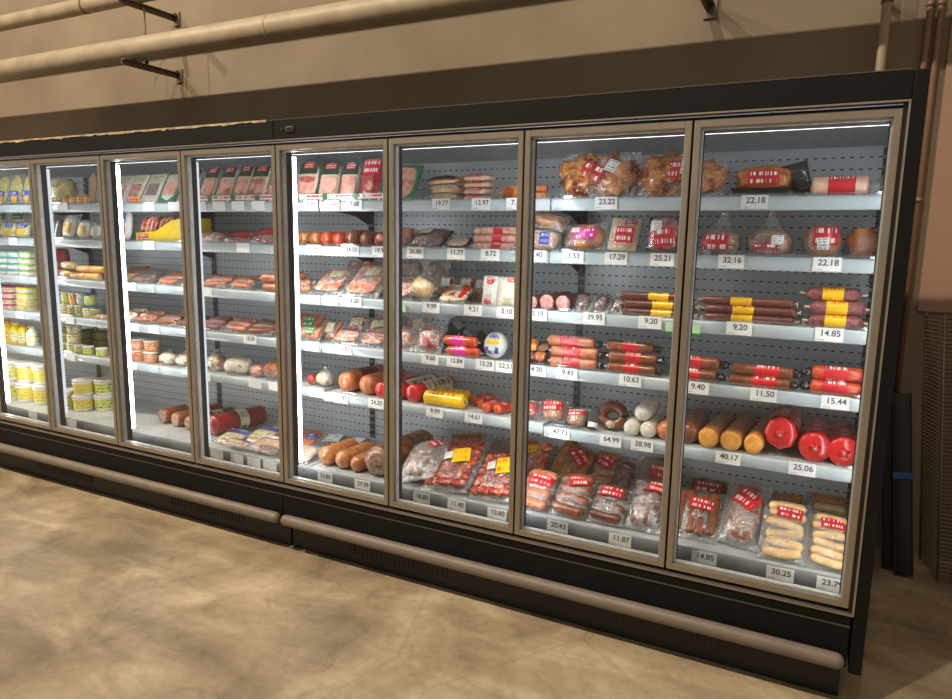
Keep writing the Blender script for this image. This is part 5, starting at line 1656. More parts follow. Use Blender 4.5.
for k, uu in enumerate((162, 175, 188)):
    logy('salami_log', 'salami', '%s of three brown salami logs, netted ends forward' % ALONG[3][k], uu, 428, 6.6, 6, 3, 0.33, SAU_BROWN, y0=0.38 - 0.015 * k, style='blunt', yaw=-0.12, face=meat('netted_face', (132, 84, 64), (190, 150, 126), scale=80), bands=((0.5, 0.7, M_CREAML),))
for q in (('', 149, 1, 'white meat packs'), ('', 174, 1, 'last meat pack'), ('', 149, 2, 'yellow carton'), ('', 131, 3, 'first flat pack'), ('', 134, 4, 'first low pack'), ('', 154, 4, 'middle low pack'), ('', 132, 5, 'salad tubs')):
    price(q[0], q[1], q[2], 3, q[3])

# ---------------------------------------------------------------- second door from left
pack('cheese_bag', 'cheese', 'pale yellow cheese bag beside the door post', 37, 46, 183, 1, 2, YELBAG, 'slab', tilt=12, t=0.035, fringe=0.008)
bag_ham('round yellow cheese with oval print in clear bag', 53, 76, 179, 177, 1, 2, YELBAG, lab=(0, 0.3, 0.5, 0.3, M_CREAML), y=0.42, name='round_cheese')
for k in range(4):
    u_ = 68 + 7.5 * k
    zz = zb_at(1, u_, 0.36)
    tub('spread_jar', 'jar', '%s of four small amber spread jars' % ALONG[4][k] + W(1, 2), U(u_, 0.37, zz), 0.37, zz, 0.036, 0.062, CHEESEO, flat('gold_lid', (206, 160, 84), 0.35), printed('amber_label', (220, 150, 60), (250, 230, 190), rows=3), taper=0.95)
pack('brown_carton', 'carton', 'tall plain brown card at the door post', 91.5, 96.5, 173, 1, 2, flat('kraft_card', (186, 150, 116), 0.6), 'slab', tilt=6, t=0.02, film=None)
pack('cheese_bag', 'cheese', 'yellow bag of grated cheese, first along', 40, 52, 217, 2, 2, YELBAG, 'slab', tilt=14, t=0.04, fringe=0.010)
pack('silver_bag', 'cheese', 'silver grey foil bag leaning between yellow and white bags', 55, 64, 219, 2, 2, flat('silver_foil', (150, 154, 158), 0.25, 0.7, bump=0.4), 'slab', tilt=18, t=0.03, film=None, roll=-0.15)
for k, (a, b, vt) in enumerate(((66, 80, 217), (80, 93, 222), (92, 100, 226))):
    pack('white_cheese_bag', 'cheese', '%s of three white cheese bags with round yellow print' % ALONG[3][k], a, b, vt, 2, 2, flat('white_bag', (232, 228, 214), 0.3), 'slab', tilt=15, t=0.035, lab=(0, 0.42, 0.5, 0.5, M_YEL if k < 2 else M_CREAML, 0), fringe=0.008)
pack('yellow_box', 'box', 'tall yellow box behind cheeses, at the door post', 43, 54, 248, 3, 2, ycard, 'slab', tilt=4, t=0.03, film=None, y=0.46)
pack('red_box', 'box', 'dark red box behind the cheeses', 55, 69, 248, 3, 2, flat('dark_red_card', (140, 38, 34), 0.5), 'slab', tilt=4, t=0.03, film=None, y=0.48)
for k, (a, b, vt, m_, z_) in enumerate(((47, 57, 267, CHEESEO, 0), (57, 64, 266, HAM_ORNG, 0), (63, 74, 266, CHEESE, 0), (47, 58, 258, CHEESE, 0.052), (66, 80, 259, CHEESE, 0.050))):
    pack('cheese_block', 'cheese', ('amber cheese block, lower, first along', 'narrow amber cheese block, lower, second along', 'round-cut yellow cheese, lower, third along', 'yellow cheese block on top, first along', 'long yellow cheese block on top, second along')[k], a, b, None, 3, 2, m_, 'slab', h=0.052, tilt=8, t=0.05, zoff=z_, film=M_FILM, y=0.375, fringe=0.003)
for i in range(2):
    for k in range(2):
        xx0, xx1 = U(74 + 14.5 * k + 3 * (i == 1) - 2, .36, 1.29), U(87.5 + 14.5 * k - 2 + 3 * (i == 1), .36, 1.29)
        zz = zb_at(3, 88, 0.36) + i * 0.047
        log('cheese_roll', 'cheese', '%s amber cheese roll, %s one' % (ORD[2][i], ALONG[2][k]) + W(3, 2), xx0, xx1, 0.362 + 0.015 * i, zz, 0.023, CHEESEO, ends='none', e=0.3, seed=i + 2 * k)
LBLS = [printed('tub_label_%s' % n_, c_, i_, rows=3) for n_, c_, i_ in (('olive', (176, 170, 96), (70, 84, 40)), ('orange', (218, 128, 66), (250, 226, 200)), ('green', (120, 150, 74), (236, 236, 210)), ('teal', (196, 214, 208), (44, 120, 124)), ('cream', (232, 224, 186), (150, 120, 60)), ('lime', (214, 216, 120), (96, 130, 60)))]
for i in range(2):
    for k in range(7):
        u_ = 52 + 7.6 * k + i * 0.6
        zz = zb_at(4, u_, 0.37) + i * 0.082
        if k == 6 and i == 1:
            continue
        tub('spread_tub', 'tub', '%s row of spread tubs, %s from the door post' % (('lower', 'upper')[i], ALONG[7][k]) + W(4, 2), U(u_, 0.37, zz), 0.37, zz, 0.0395, 0.080, OLIVES, M_WHITEP if k < 5 else flat('blue_lid', (60, 100, 170), 0.35), LBLS[(k * 2 + i) % 6], taper=0.80)
pack('salmon_pack', 'fish', 'long thin orange fish pack in front of tubs', 90, 108, 312, 4, 2, SAU_ORNG, 'slab', h=0.035, tilt=50, t=0.012, y=0.318)
for i in range(3):
    for k in range(3):
        u_ = 57 + 8.6 * k
        zz = zb_at(5, u_, 0.38) + i * 0.062
        tub('olive_tub', 'tub', '%s olive tub, %s column of three' % (ORD[3][i], ALONG[3][k]) + W(5, 2), U(u_, 0.38, zz), 0.38, zz, 0.045, 0.060, OLIVES, M_WHITEP, LBLS[(4, 0, 4)[k]], taper=0.86)
for k, u_ in enumerate((80.5, 88.5, 102)):
    zz = zb_at(5, u_, 0.36)
    tub('olive_tub', 'tub', 'single low olive tub in front, %s of three' % ALONG[3][k] + W(5, 2), U(u_, 0.355, zz), 0.355, zz, 0.036, 0.058, OLIVES, M_WHITEP, LBLS[5], taper=0.86)
for i in range(2):
    for k in range(2):
        u_ = 88 + 12 * k
        zz = zb_at(5, u_, 0.55) + i * 0.062
        tub('olive_tub', 'tub', '%s dark olive tub at the back, %s one' % (ORD[2][i], ALONG[2][k]) + W(5, 2), U(u_, 0.58, zz), 0.58, zz, 0.048, 0.060, OLIVES, flat('olive_lid', (120, 116, 88), 0.4), LBLS[0], taper=0.86)
BUCK = printed('bucket_label', (226, 206, 96), (170, 140, 50), rows=4, density=0.55)
BUCK2 = printed('bucket_label_green', (214, 208, 110), (90, 124, 60), rows=3, density=0.52)


def bucket(u_, vb, r, h, i, label, band, d):
    zz = DECK + 0.0015
    y_ = on_deck(u_, vb, zz) + r * 0.8
    tub('cheese_bucket', 'bucket', label + W(6, d), U(u_, y_, zz + i * (h + 0.001) + h / 2), y_, zz + i * (h + 0.001), r, h, M_WHITEP, M_WHITEP, band, taper=0.86, handle=True)


for i in range(2):
    bucket(85, 413, 0.071, 0.108, i, '%s white bucket with yellow label, left pair' % ORD[2][i], BUCK, 2)
    bucket(104, 412, 0.071, 0.108, i, '%s white bucket with yellow label, right pair' % ORD[2][i], BUCK2, 2)
bucket(62.5, 411.5, 0.078, 0.128, 0, 'single white bucket with yellow label standing apart', BUCK, 2)
for q in (('', 63, 1, 'round yellow cheese'), ('', 70, 4, 'spread tubs'), ('', 71, 5, 'olive tub columns'), ('', 72, 6, 'single bucket')):
    price(q[0], q[1], q[2], 2, q[3])

# ---------------------------------------------------------------- leftmost door
for k, (a, b) in enumerate(((-14, -2), (-1, 10), (11, 24), (25, 35))):
    pack('cheese_slices_box', 'cheese', '%s yellow-green cheese pack with violet foot' % ALONG[4][k], a, b, 174 - k, 1, 1, YELBAG, 'slab', tilt=14, t=0.03, lab=[(0, 0.25, 0.9, 0.36, M_BLUEL, 0), (0.2, 0.16, 0.4, 0.2, M_YEL, 0)], film=M_FILM)
for k, (a, b) in enumerate(((-8, 5), (6, 17), (18, 31))):
    pack('cheese_bag', 'cheese', '%s yellow and violet cheese bag in front' % ALONG[3][k], a, b, 224, 2, 1, YELBAG, 'slab', tilt=20, t=0.03, lab=[(0, 0.7, 0.8, 0.3, M_BLUEL, 0), (0.1, 0.35, 0.5, 0.3, M_YEL, 0)], y=0.345)
for k, (a, b) in enumerate(((-6, 8), (13, 26))):
    pack('cheese_tray', 'cheese', 'green topped cheese tray behind, %s one' % ALONG[2][k], a, b, 211, 2, 1, M_WHITEP, 'slab', tilt=10, t=0.03, lab=[(0, 0.82, 0.9, 0.3, M_GRNL, 0), (0, 0.4, 0.9, 0.3, M_GRNL, 0)], y=0.50, film=None)
TRI = [flat('tray_%s' % n_, c_, 0.35) for n_, c_ in (('red', (206, 74, 60)), ('cyan', (90, 190, 200)), ('lime', (150, 200, 110)), ('pink', (212, 60, 130)), ('yellow', (238, 210, 60)), ('white', (236, 236, 230)))]
for c, (u_, lidm) in enumerate(((-6, 0), (7, 1), (19, 1), (31, 2))):
    for i in range(4):
        zz = zb_at(3, u_, 0.38) + i * 0.043
        tub('curd_tub', 'tub', '%s flat tub, %s stack with %s rims' % (ORD[4][i], ALONG[4][c], ('red', 'cyan', 'blue-green', 'lime')[c]) + W(3, 1), U(u_, 0.39, zz), 0.39, zz, 0.064, 0.042, M_WHITEP, TRI[lidm], None, taper=0.9, lidh=0.3, square=True)
for c, (u_, lidm) in enumerate(((-1, 3), (13, 3), (28, 4))):
    for i in range(4):
        zz = zb_at(4, u_, 0.38) + i * 0.043
        tub('curd_tub', 'tub', '%s flat tub, %s stack with %s rims' % (ORD[4][i], ALONG[3][c], ('pink', 'magenta', 'yellow')[c]) + W(4, 1), U(u_, 0.39, zz), 0.39, zz, 0.066, 0.042, M_WHITEP, TRI[lidm], LBLS[4], taper=0.9, lidh=0.3, square=True)
YB = flat('yellow_bottle', (238, 208, 44), 0.3, coat=0.3)
for k, u_ in enumerate((9, 17, 25, 33.5)):
    zz = zb_at(5, u_, 0.37)
    x_ = U(u_, 0.38, zz)
    bt = thing('sauce_bottle', '%s of four yellow drink bottles' % ALONG[4][k] + W(5, 1), 'bottle', (x_, 0.38, zz))
    Rz = Matrix.Rotation(-PI / 2, 4, 'Y')
    r_ = 0.040
    h_ = Z(320 + 2 * k, x_, 0.38) - zz
    vs, fs, uv = lathe([(0, r_ * 0.9), (0.006, r_), (h_ * 0.62, r_), (h_ * 0.78, r_ * 0.72), (h_ * 0.86, r_ * 0.45), (h_ * 0.88, r_ * 0.45)], 18)
    MB().add(vs, fs, Rz).build('bottle_body', YB if k < 3 else TRI[5], bt)
    vs, fs, uv = lathe([(h_ * 0.88, r_ * 0.5), (h_ * 0.99, r_ * 0.5), (h_, r_ * 0.4)], 14)
    MB().add(vs, fs, Rz).build('cap', TRI[4] if k % 2 else HAM_ORNG, bt)
    vs, fs, uv = lathe([(h_ * 0.16, r_ * 1.01), (h_ * 0.56, r_ * 1.01)], 18)
    MB().add(vs, fs[:-2], Rz, [(v_ * 3 % 1, u2) for u2, v_ in uv]).build('label_band', LBLS[4] if k else M_YEL, bt)
for i in range(2):
    for k, u_ in enumerate((13.5, 29, 44)):
        bucket(u_, 402 + 2.0 * k, 0.082, 0.142, i, '%s tall white bucket, %s of three columns' % (ORD[2][i], ALONG[3][k]), (BUCK2, BUCK, BUCK)[k], 1)
for q in (('', 13, 2, 'violet cheese bags'), ('', 20, 4, 'flat tubs'), ('', 33, 6, 'tall buckets')):
    price(q[0], q[1], q[2], 1, q[3])

# ---------------------------------------------------------------- final placing: small shifts (m), size and width of goods so that neighbours only touch
PLACING = {
    'bacon_pack': (-0.0103, 0.0, 0.0011, 1.0, 1.0), 'bacon_pack.001': (0.0139, 0.0, 0.0011, 1.0, 1.0), 'bacon_pack.002': (0.0, 0.0, 0.0083, 1.0, 1.0),
    'bacon_pack.003': (-0.0143, 0.0, 0.0, 1.0, 1.0), 'bacon_pack.004': (0.0143, 0.0, 0.0, 1.0, 1.0), 'bacon_pack.005': (-0.0116, 0.0, 0.0, 1.0, 1.0),
    'bacon_pack.006': (0.0116, 0.0, 0.0, 1.0, 1.0), 'bacon_pile': (0.0, 0.0, 0.0072, 1.0, 1.0), 'bacon_pile.001': (-0.0036, 0.002, 0.0071, 1.0, 1.0),
    'black_film_pack': (0.0, 0.0, -0.009, 1.0, 1.0), 'black_film_pack.002': (0.0, 0.0, -0.0056, 1.0, 1.0), 'black_film_pack.003': (0.0, 0.0, -0.0068, 1.0, 1.0),
    'boiled_sausage': (-0.0156, 0.0, 0.0, 1.0, 0.9413), 'boiled_sausage.001': (-0.0155, 0.0, 0.0, 1.0, 1.0), 'boiled_sausage.002': (-0.0134, 0.0, 0.0, 1.0, 1.0),
    'boiled_sausage.003': (0.0103, 0.0, 0.0, 1.0, 1.0), 'boiled_sausage.004': (-0.0173, 0.0, 0.0, 1.0, 0.985), 'boiled_sausage.005': (-0.0171, 0.0, 0.0, 1.0, 0.985),
    'boiled_sausage.006': (-0.0007, 0.0, 0.0, 1.0, 1.0), 'boiled_sausage.007': (-0.0018, 0.0, 0.0, 1.0, 1.0), 'boiled_sausage.008': (-0.0008, 0.0, 0.0, 1.0, 1.0),
    'boiled_sausage.009': (0.0007, 0.0, 0.0, 1.0, 1.0), 'boiled_sausage.010': (0.0018, 0.0, 0.0, 1.0, 1.0), 'boiled_sausage.011': (0.0008, 0.0, 0.0, 1.0, 1.0),
    'bratwurst_pack': (0.006, 0.0, 0.0, 1.0, 1.0), 'bratwurst_pack.001': (0.0101, 0.0, 0.0, 1.0, 1.0), 'bratwurst_pack.002': (0.0145, 0.0, 0.0, 1.0, 1.0),
    'bratwurst_pack.003': (0.0158, 0.0, 0.0, 1.0, 0.8341), 'bratwurst_pack.004': (-0.0152, 0.0, 0.0, 1.0, 1.0), 'bratwurst_pack.005': (-0.0128, 0.0, 0.0, 1.0, 1.0),
    'bratwurst_pack.006': (-0.0158, 0.0, 0.0, 1.0, 0.8861), 'brawn_bag': (-0.0057, 0.0, 0.0, 1.0, 1.0), 'brawn_bag.001': (0.0057, 0.0, 0.0, 1.0, 1.0),
    'brawn_bag.002': (-0.0159, 0.0053, 0.0, 1.0, 0.985), 'brawn_bag.003': (-0.0025, 0.0, 0.0, 1.0, 1.0), 'brawn_bag.004': (0.0157, 0.0, 0.0, 1.0, 0.9557),
    'brawn_bag.005': (-0.0069, 0.0, 0.0, 1.0, 1.0), 'brawn_bag.006': (0.0069, 0.0, 0.0, 1.0, 1.0), 'card_pack': (0.0061, 0.0, 0.0, 1.0, 1.0),
    'card_pack.001': (0.0159, 0.0, 0.0, 1.0, 0.8341), 'cheese_bag': (-0.012, 0.0006, 0.0079, 1.0, 0.9272), 'cheese_bag.001': (0.0, 0.0037, 0.0098, 1.0, 1.0),
    'cheese_bag.002': (-0.0011, 0.0, 0.0076, 1.0, 1.0), 'cheese_bag.003': (-0.0002, 0.0, 0.0076, 1.0, 1.0), 'cheese_bag.004': (0.0013, 0.0, 0.0077, 1.0, 1.0),
    'cheese_block': (-0.0084, 0.0, 0.0027, 1.0, 1.0), 'cheese_block.001': (-0.0047, 0.0, 0.0028, 1.0, 1.0), 'cheese_block.002': (0.0101, 0.0, 0.0028, 1.0, 1.0),
    'cheese_block.003': (0.0, 0.0, 0.0073, 1.0, 1.0), 'cheese_block.004': (-0.0159, 0.0, 0.0103, 1.0, 0.9702), 'cheese_bucket': (-0.012, 0.0, 0.0, 1.0, 0.9133),
    'cheese_bucket.001': (0.012, 0.0, 0.0, 1.0, 0.9133), 'cheese_bucket.002': (-0.012, 0.0, 0.0, 1.0, 0.8996), 'cheese_bucket.003': (0.012, 0.0, 0.0, 1.0, 0.8996),
    'cheese_bucket.005': (-0.016, 0.0, 0.0, 1.0, 0.9557), 'cheese_bucket.006': (-0.0032, 0.0, 0.0, 1.0, 1.0), 'cheese_bucket.007': (0.0158, 0.0, 0.0, 1.0, 0.9413),
    'cheese_bucket.008': (-0.0146, 0.0, 0.0, 1.0, 0.9272), 'cheese_bucket.009': (-0.0036, 0.0, 0.0, 1.0, 1.0), 'cheese_bucket.010': (0.0155, 0.0, 0.0, 1.0, 0.9272),
    'cheese_log.002': (0.0, 0.0005, 0.0, 1.0, 1.0), 'cheese_roll': (0.003, 0.0, 0.0, 1.0, 1.0), 'cheese_roll.002': (0.0135, 0.0, 0.0, 1.0, 1.0),
    'cheese_roll.003': (0.004, 0.0, 0.0, 1.0, 1.0), 'cheese_slices_box': (0.0, 0.0, 0.008, 0.8793, 1.0), 'cheese_slices_box.001': (0.0, 0.0, 0.0082, 0.8669, 1.0),
    'cheese_slices_box.002': (0.0, 0.0, 0.0083, 0.8582, 1.0), 'cheese_slices_box.003': (0.0, 0.0, 0.0078, 0.8487, 1.0), 'cheese_tray': (0.0, 0.0, 0.0, 0.9776, 1.0),
    'cheese_wedge_pack': (0.004, 0.0, 0.0053, 1.0, 1.0), 'clear_meat_bag': (0.004, 0.0, 0.0116, 1.0, 1.0), 'clear_meat_bag.001': (-0.012, 0.0, 0.012, 1.0, 0.9413),
    'clear_meat_bag.002': (-0.0133, 0.0, 0.0, 1.0, 1.0), 'curd_tub.012': (-0.004, 0.0, 0.0, 1.0, 1.0), 'curd_tub.013': (-0.008, 0.0, 0.0, 1.0, 1.0),
    'curd_tub.014': (-0.008, 0.0, 0.0, 1.0, 1.0), 'cured_meat_bag': (-0.0043, 0.0, 0.0014, 1.0, 1.0), 'cured_meat_bag.001': (0.004, 0.0, 0.0017, 1.0, 1.0),
    'cured_meat_bag.002': (0.012, 0.0, 0.0005, 1.0, 0.985), 'cured_meat_bag.003': (-0.0064, 0.0, 0.013, 1.0, 1.0), 'cured_meat_bag.004': (0.0064, 0.0, 0.014, 1.0, 1.0),
    'cured_meat_bag.005': (-0.013, 0.0, 0.0136, 1.0, 1.0), 'cured_meat_bag.006': (0.013, 0.0, 0.0141, 1.0, 1.0), 'dark_sausage_pack': (0.0008, 0.0, 0.0, 1.0, 1.0),
    'fish_fillet_pack': (-0.012, 0.0, 0.0, 1.0, 0.9272), 'fish_fillet_pack.001': (0.012, 0.0, 0.0, 1.0, 0.9272), 'fish_fillet_pack.002': (-0.0156, 0.0, 0.0, 1.0, 0.9413),
    'fish_fillet_pack.003': (0.0156, 0.0, 0.0, 1.0, 0.9413), 'flat_meat_pack': (-0.0149, 0.0, 0.0, 1.0, 1.0), 'flat_meat_pack.001': (-0.0035, 0.0, 0.0, 1.0, 1.0),
    'flat_meat_pack.002': (0.0158, 0.0, 0.0, 1.0, 0.9702), 'frankfurter_pack': (-0.0153, -0.0248, 0.0, 1.0, 0.985), 'frankfurter_pack.001': (-0.0055, 0.0, 0.0005, 1.0, 1.0),
    'frankfurter_pack.002': (-0.0161, -0.1235, 0.0, 1.0, 1.0), 'frankfurter_pack.003': (-0.015, 0.0, 0.0, 1.0, 1.0), 'frankfurter_pack.004': (-0.0014, 0.0, 0.0005, 1.0, 1.0),
    'giant_bologna': (-0.004, 0.0, 0.0, 1.0, 1.0), 'grilled_meat_pack': (-0.0019, 0.0064, 0.0078, 1.0, 1.0), 'grilled_meat_pack.001': (-0.012, 0.0, 0.0, 1.0, 1.0),
    'ham_chunk': (-0.0045, 0.0071, 0.0075, 1.0, 1.0), 'ham_chunk.001': (-0.0033, 0.0102, 0.0194, 1.0, 1.0), 'ham_chunk.002': (0.0055, 0.01, 0.0077, 1.0, 1.0),
    'ham_tray': (0.0, 0.0, 0.0146, 1.0, 1.0), 'hanging_bag': (-0.004, 0.0, 0.0167, 1.0, 1.0), 'hanging_bag.001': (0.004, 0.0, 0.0162, 1.0, 1.0),
    'marinated_pack': (0.0108, 0.0024, 0.009, 1.0, 1.0), 'meat_loaf.002': (0.0, 0.0, 0.0002, 1.0, 1.0), 'meat_roll': (0.0, 0.0069, 0.0003, 1.0, 1.0),
    'meat_tray': (0.0031, 0.0, 0.0085, 1.0, 1.0), 'meat_tray.001': (0.0, 0.0006, 0.0078, 1.0, 1.0), 'meatball_tray': (-0.012, 0.0, 0.008, 1.0, 0.8341),
    'meatball_tray.001': (0.0, 0.029, 0.0078, 1.0, 1.0), 'meatball_tray.002': (0.016, 0.0, 0.0077, 1.0, 0.8341), 'meatball_tray.003': (0.0075, -0.0035, 0.0, 1.0, 1.0),
    'mortadella.002': (-0.0157, 0.0, 0.0, 1.0, 1.0), 'olive_tub.009': (0.0, 0.0012, 0.0, 1.0, 1.0), 'olive_tub.010': (0.0, 0.0012, 0.0, 1.0, 1.0),
    'olive_tub.011': (0.0, 0.0012, 0.0, 1.0, 1.0), 'red_box': (0.012, 0.0, 0.0, 1.0, 1.0), 'red_salami_log': (0.0, 0.0, 0.0013, 1.0, 1.0),
    'red_sausage_bag': (-0.0132, 0.0, 0.0, 1.0, 0.9702), 'red_sausage_bag.001': (-0.012, 0.0, 0.0026, 1.0, 1.0), 'red_sausage_bag.002': (0.012, 0.0, 0.0024, 1.0, 1.0),
    'red_sausage_roll': (-0.0158, 0.0, 0.0, 1.0, 0.9272), 'red_sausage_roll.001': (-0.0022, 0.0, 0.0008, 1.0, 1.0), 'red_sausage_roll.002': (-0.0064, 0.0, 0.0004, 1.0, 1.0),
    'red_sausage_roll.003': (0.0, 0.0, 0.0006, 1.0, 1.0), 'red_sausage_roll.004': (-0.012, 0.0, 0.0005, 1.0, 1.0), 'red_sausage_roll.005': (0.004, 0.0, 0.0004, 1.0, 1.0),
    'ring_sausage': (-0.0154, 0.0, 0.0005, 1.0, 0.8468), 'roast_pack': (-0.004, 0.0241, 0.0169, 1.0, 1.0), 'roast_pack.001': (0.004, 0.0, 0.0178, 1.0, 1.0),
    'round_cheese': (-0.0159, 0.0, 0.0, 1.0, 0.9413), 'round_sausage': (-0.0148, 0.0, 0.0, 1.0, 0.985), 'round_sausage.001': (-0.011, 0.0, 0.0, 1.0, 1.0),
    'round_sausage.002': (0.0078, 0.0, 0.0, 1.0, 1.0), 'round_sausage.003': (0.0116, 0.0, 0.0, 1.0, 1.0), 'round_sausage.004': (0.0085, 0.0, 0.0, 1.0, 1.0),
    'round_sausage.006': (-0.0064, 0.0, 0.0, 1.0, 1.0), 'salami_log': (0.0, 0.0, 0.0005, 1.0, 1.0), 'salami_log.001': (0.0, 0.0, 0.0005, 1.0, 1.0),
    'salami_log.002': (0.0, 0.0, 0.0004, 1.0, 1.0), 'salami_pack': (0.0064, 0.0, 0.0, 1.0, 1.0), 'salami_slices': (-0.004, 0.0, 0.0, 1.0, 1.0),
    'salami_stick.002': (0.004, 0.0, 0.0, 1.0, 1.0), 'salami_stick.005': (-0.004, 0.0, 0.0, 1.0, 1.0), 'salmon_pack': (0.012, 0.0098, 0.0007, 1.0, 0.8341),
    'sandwich_pack.001': (0.0, 0.0, 0.0047, 1.0, 1.0), 'sandwich_pack.002': (0.0, 0.0, 0.0081, 1.0, 1.0), 'sandwich_pack.004': (0.0, 0.0, 0.0044, 1.0, 1.0),
    'sandwich_pack.005': (0.0, 0.0, 0.0088, 1.0, 1.0), 'sandwich_pack.006': (0.0, 0.0, 0.0132, 1.0, 1.0), 'sausage_flat_pack': (-0.0159, 0.0, 0.0, 1.0, 0.8597),
    'sausage_flat_pack.001': (0.0123, 0.0, 0.0, 1.0, 1.0), 'sausage_flat_pack.002': (0.0154, 0.0, 0.0, 1.0, 0.8861), 'sausage_pack': (-0.0116, -0.0032, 0.0, 1.0, 1.0),
    'sausage_pack.001': (-0.012, 0.0, 0.0019, 1.0, 1.0), 'sausage_pack.002': (-0.0129, -0.0911, 0.0, 1.0, 1.0), 'sausage_pack.003': (-0.012, 0.0, 0.0032, 1.0, 1.0),
    'sausage_pack.004': (0.0053, -0.022, 0.0049, 1.0, 1.0), 'sausage_pack.005': (0.012, -0.0273, 0.0, 1.0, 0.8597), 'sausage_pack.006': (0.0032, 0.0, 0.0, 1.0, 1.0),
    'sausage_pack.007': (0.0, 0.0, -0.0045, 1.0, 1.0), 'sausage_pack.008': (0.0, 0.0, -0.0049, 1.0, 1.0), 'sausage_pack.009': (-0.0044, 0.0, 0.0, 1.0, 1.0),
    'sausage_pack.010': (0.0044, 0.0, 0.0, 1.0, 1.0), 'silver_bag': (0.0, 0.0, -0.0061, 1.0, 1.0), 'sliced_ham_pack.005': (0.0, 0.0, 0.0, 0.9407, 1.0),
    'sliced_ham_pack.006': (0.0, 0.0, 0.0, 0.9558, 1.0), 'sliced_ham_pack.007': (0.0, 0.0, 0.0, 0.9746, 1.0), 'sliced_ham_pack.008': (0.0, 0.0, 0.0, 0.9624, 1.0),
    'sliced_meat_pack.001': (0.0, 0.0, 0.0004, 1.0, 1.0), 'sliced_meat_tray': (-0.012, 0.0, 0.0, 1.0, 0.8468), 'small_box': (0.0023, 0.0, 0.0002, 1.0, 1.0),
    'small_sausage': (-0.0146, 0.0, 0.0, 1.0, 1.0), 'smoked_link': (0.0131, 0.0, 0.0003, 1.0, 1.0), 'smoked_link.002': (0.0, 0.0, 0.0003, 1.0, 1.0),
    'smoked_link.003': (0.008, 0.0, 0.0003, 1.0, 1.0), 'smoked_sausage_log': (-0.0117, 0.0, 0.0, 1.0, 0.9702), 'smoked_sausage_log.001': (-0.008, 0.0, 0.0006, 1.0, 1.0),
    'smoked_sausage_log.002': (-0.012, 0.0, 0.0, 1.0, 0.8861), 'spread_jar': (0.0139, 0.0, 0.0, 1.0, 0.8597), 'spread_jar.001': (0.0067, 0.0, 0.0, 1.0, 1.0),
    'spread_jar.002': (0.0031, 0.0, 0.0, 1.0, 1.0), 'spread_jar.003': (0.0004, 0.0, 0.0, 1.0, 1.0), 'spread_tub.001': (-0.0037, 0.0, 0.0, 1.0, 1.0),
    'spread_tub.002': (-0.0068, 0.0, 0.0, 1.0, 1.0), 'spread_tub.003': (-0.0082, 0.0, 0.0, 1.0, 1.0), 'spread_tub.004': (-0.0089, 0.0, 0.0, 1.0, 1.0),
    'spread_tub.005': (-0.0084, 0.0, 0.0, 1.0, 1.0), 'spread_tub.006': (-0.0121, 0.0, 0.0, 1.0, 0.8341), 'spread_tub.010': (-0.0005, 0.0, 0.0, 1.0, 1.0),
    'spread_tub.011': (-0.0006, 0.0, 0.0, 1.0, 1.0), 'spread_tub.012': (0.001, 0.0, 0.0, 1.0, 1.0), 'white_bag': (0.0146, 0.0, 0.0, 1.0, 1.0),
    'white_cheese_bag': (-0.0123, 0.0024, 0.0079, 1.0, 1.0), 'white_cheese_bag.001': (-0.0041, 0.0044, 0.0079, 1.0, 1.0), 'white_cheese_bag.002': (0.0159, 0.0059, 0.0077, 1.0, 0.985),
    'white_salami': (0.0, 0.0, 0.005, 1.0, 1.0), 'white_salami.001': (-0.0117, 0.0, 0.0, 1.0, 1.0), 'white_salami.002': (-0.0115, 0.0, 0.0, 1.0, 1.0),
    'whole_sausage': (-0.0044, 0.0, 0.0, 1.0, 1.0), 'whole_sausage.001': (0.007, 0.0, 0.0004, 1.0, 1.0), 'whole_sausage.002': (0.0, 0.0, 0.001, 1.0, 1.0),
    'whole_sausage.003': (-0.004, 0.0, 0.0008, 1.0, 1.0), 'wrapped_sausage': (0.0, 0.0, 0.0004, 1.0, 1.0), 'wrapped_sausage.001': (0.0, 0.0, 0.0012, 1.0, 1.0),
    'wrapped_sausage.002': (0.0, 0.0, 0.0016, 1.0, 1.0), 'yellow_box': (0.008, 0.0, 0.0, 1.0, 1.0), 'yellow_sausage': (-0.0159, 0.0, 0.0, 1.0, 0.9557),
    'yellow_sausage.001': (0.012, 0.0, 0.0, 1.0, 1.0), 'yellow_sign': (0.0, 0.0034, 0.0, 1.0, 1.0),
}
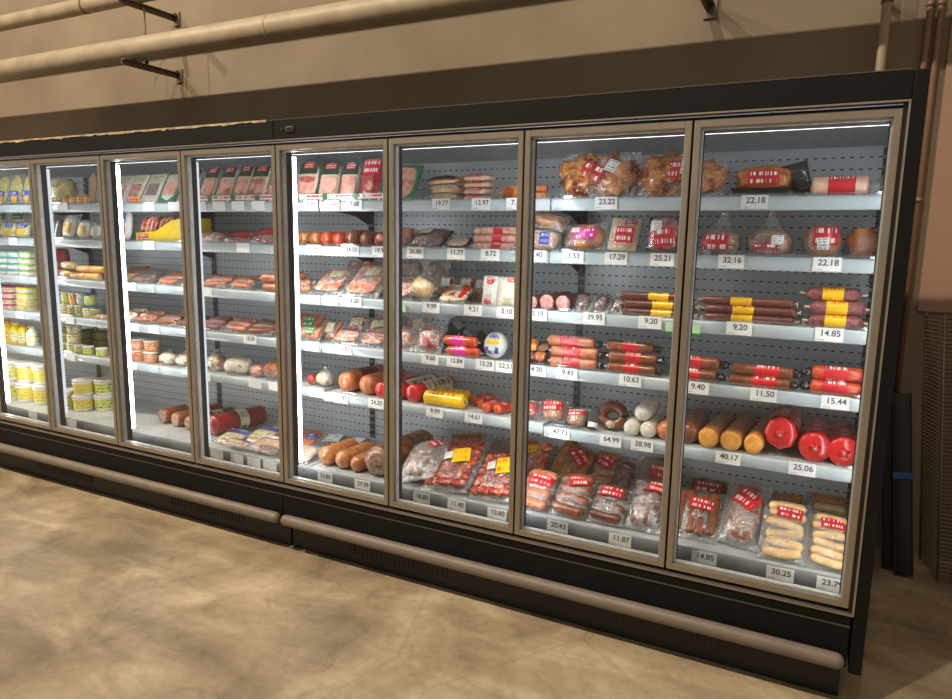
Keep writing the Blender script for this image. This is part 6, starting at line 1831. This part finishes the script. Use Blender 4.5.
for nm, (dx, dy, dz, sc, wx) in PLACING.items():
    o = bpy.data.objects[nm]
    o.location = (o.location.x + dx, o.location.y + dy, o.location.z + dz)
    if abs(math.sin(o.rotation_euler.z)) > 0.7:
        o.scale = (sc, sc * wx, sc)
    else:
        o.scale = (sc * wx, sc, sc)
# ---------------------------------------------------------------- groups of repeats
_by = {}
for o in list(COL.objects):
    if o.parent is None and o.get('category') and o.get('label'):
        st = o.name.split('.')[0]
        lb = o['label'].split(', ')
        at = 'in the shelf rails' if st == 'price_tag' else ('on the %s, %s' % (lb[-2], lb[-1]) if lb[-1] in DON.values() else 'in the hall')
        _by.setdefault((st, at), []).append(o)
for (st, at), os_ in _by.items():
    if len(os_) > 1:
        for o in os_:
            wd = st.replace('_', ' ')
            o['group'] = '%s %s' % (wd if wd.endswith('s') else (wd[:-1] + 'ves' if wd.endswith('shelf') else (wd + 'es' if wd.endswith(('x', 'ch')) else wd + 's')), at)
# ================================================================== LIGHT
def lamp(x, y, z, w, size=0.18):
    l = bpy.data.lights.new('high_bay_lamp', 'AREA')
    l.shape = 'DISK'
    l.size = size
    l.energy = w
    l.color = lin((255, 236, 210))[:3]
    o = bpy.data.objects.new('high_bay_lamp', l)
    COL.objects.link(o)
    o.location = (x, y, z)
    d = Vector((x * 0.6, 0.6, 1.0)) - Vector((x, y, z))
    o.rotation_euler = d.to_track_quat('-Z', 'Y').to_euler()


for lx, pw in ((-7.0, 400), (-3.2, 350), (0.2, 240), (2.2, 40)):
    lamp(lx, -3.5, 7.35, pw)
w = bpy.data.worlds.new('hall')
scene.world = w
w.use_nodes = True
bg = w.node_tree.nodes['Background']
bg.inputs[0].default_value = lin((255, 236, 212))
bg.inputs[1].default_value = 0.38
scene.view_settings.view_transform = 'Standard'
scene.view_settings.look = 'None'
scene.view_settings.exposure = 0.0
scene.cycles.max_bounces = 8
scene.cycles.transparent_max_bounces = 32
scene.cycles.caustics_reflective = False
scene.cycles.caustics_refractive = False
scene.cycles.sample_clamp_indirect = 4.0
scene.cycles.use_denoising = True
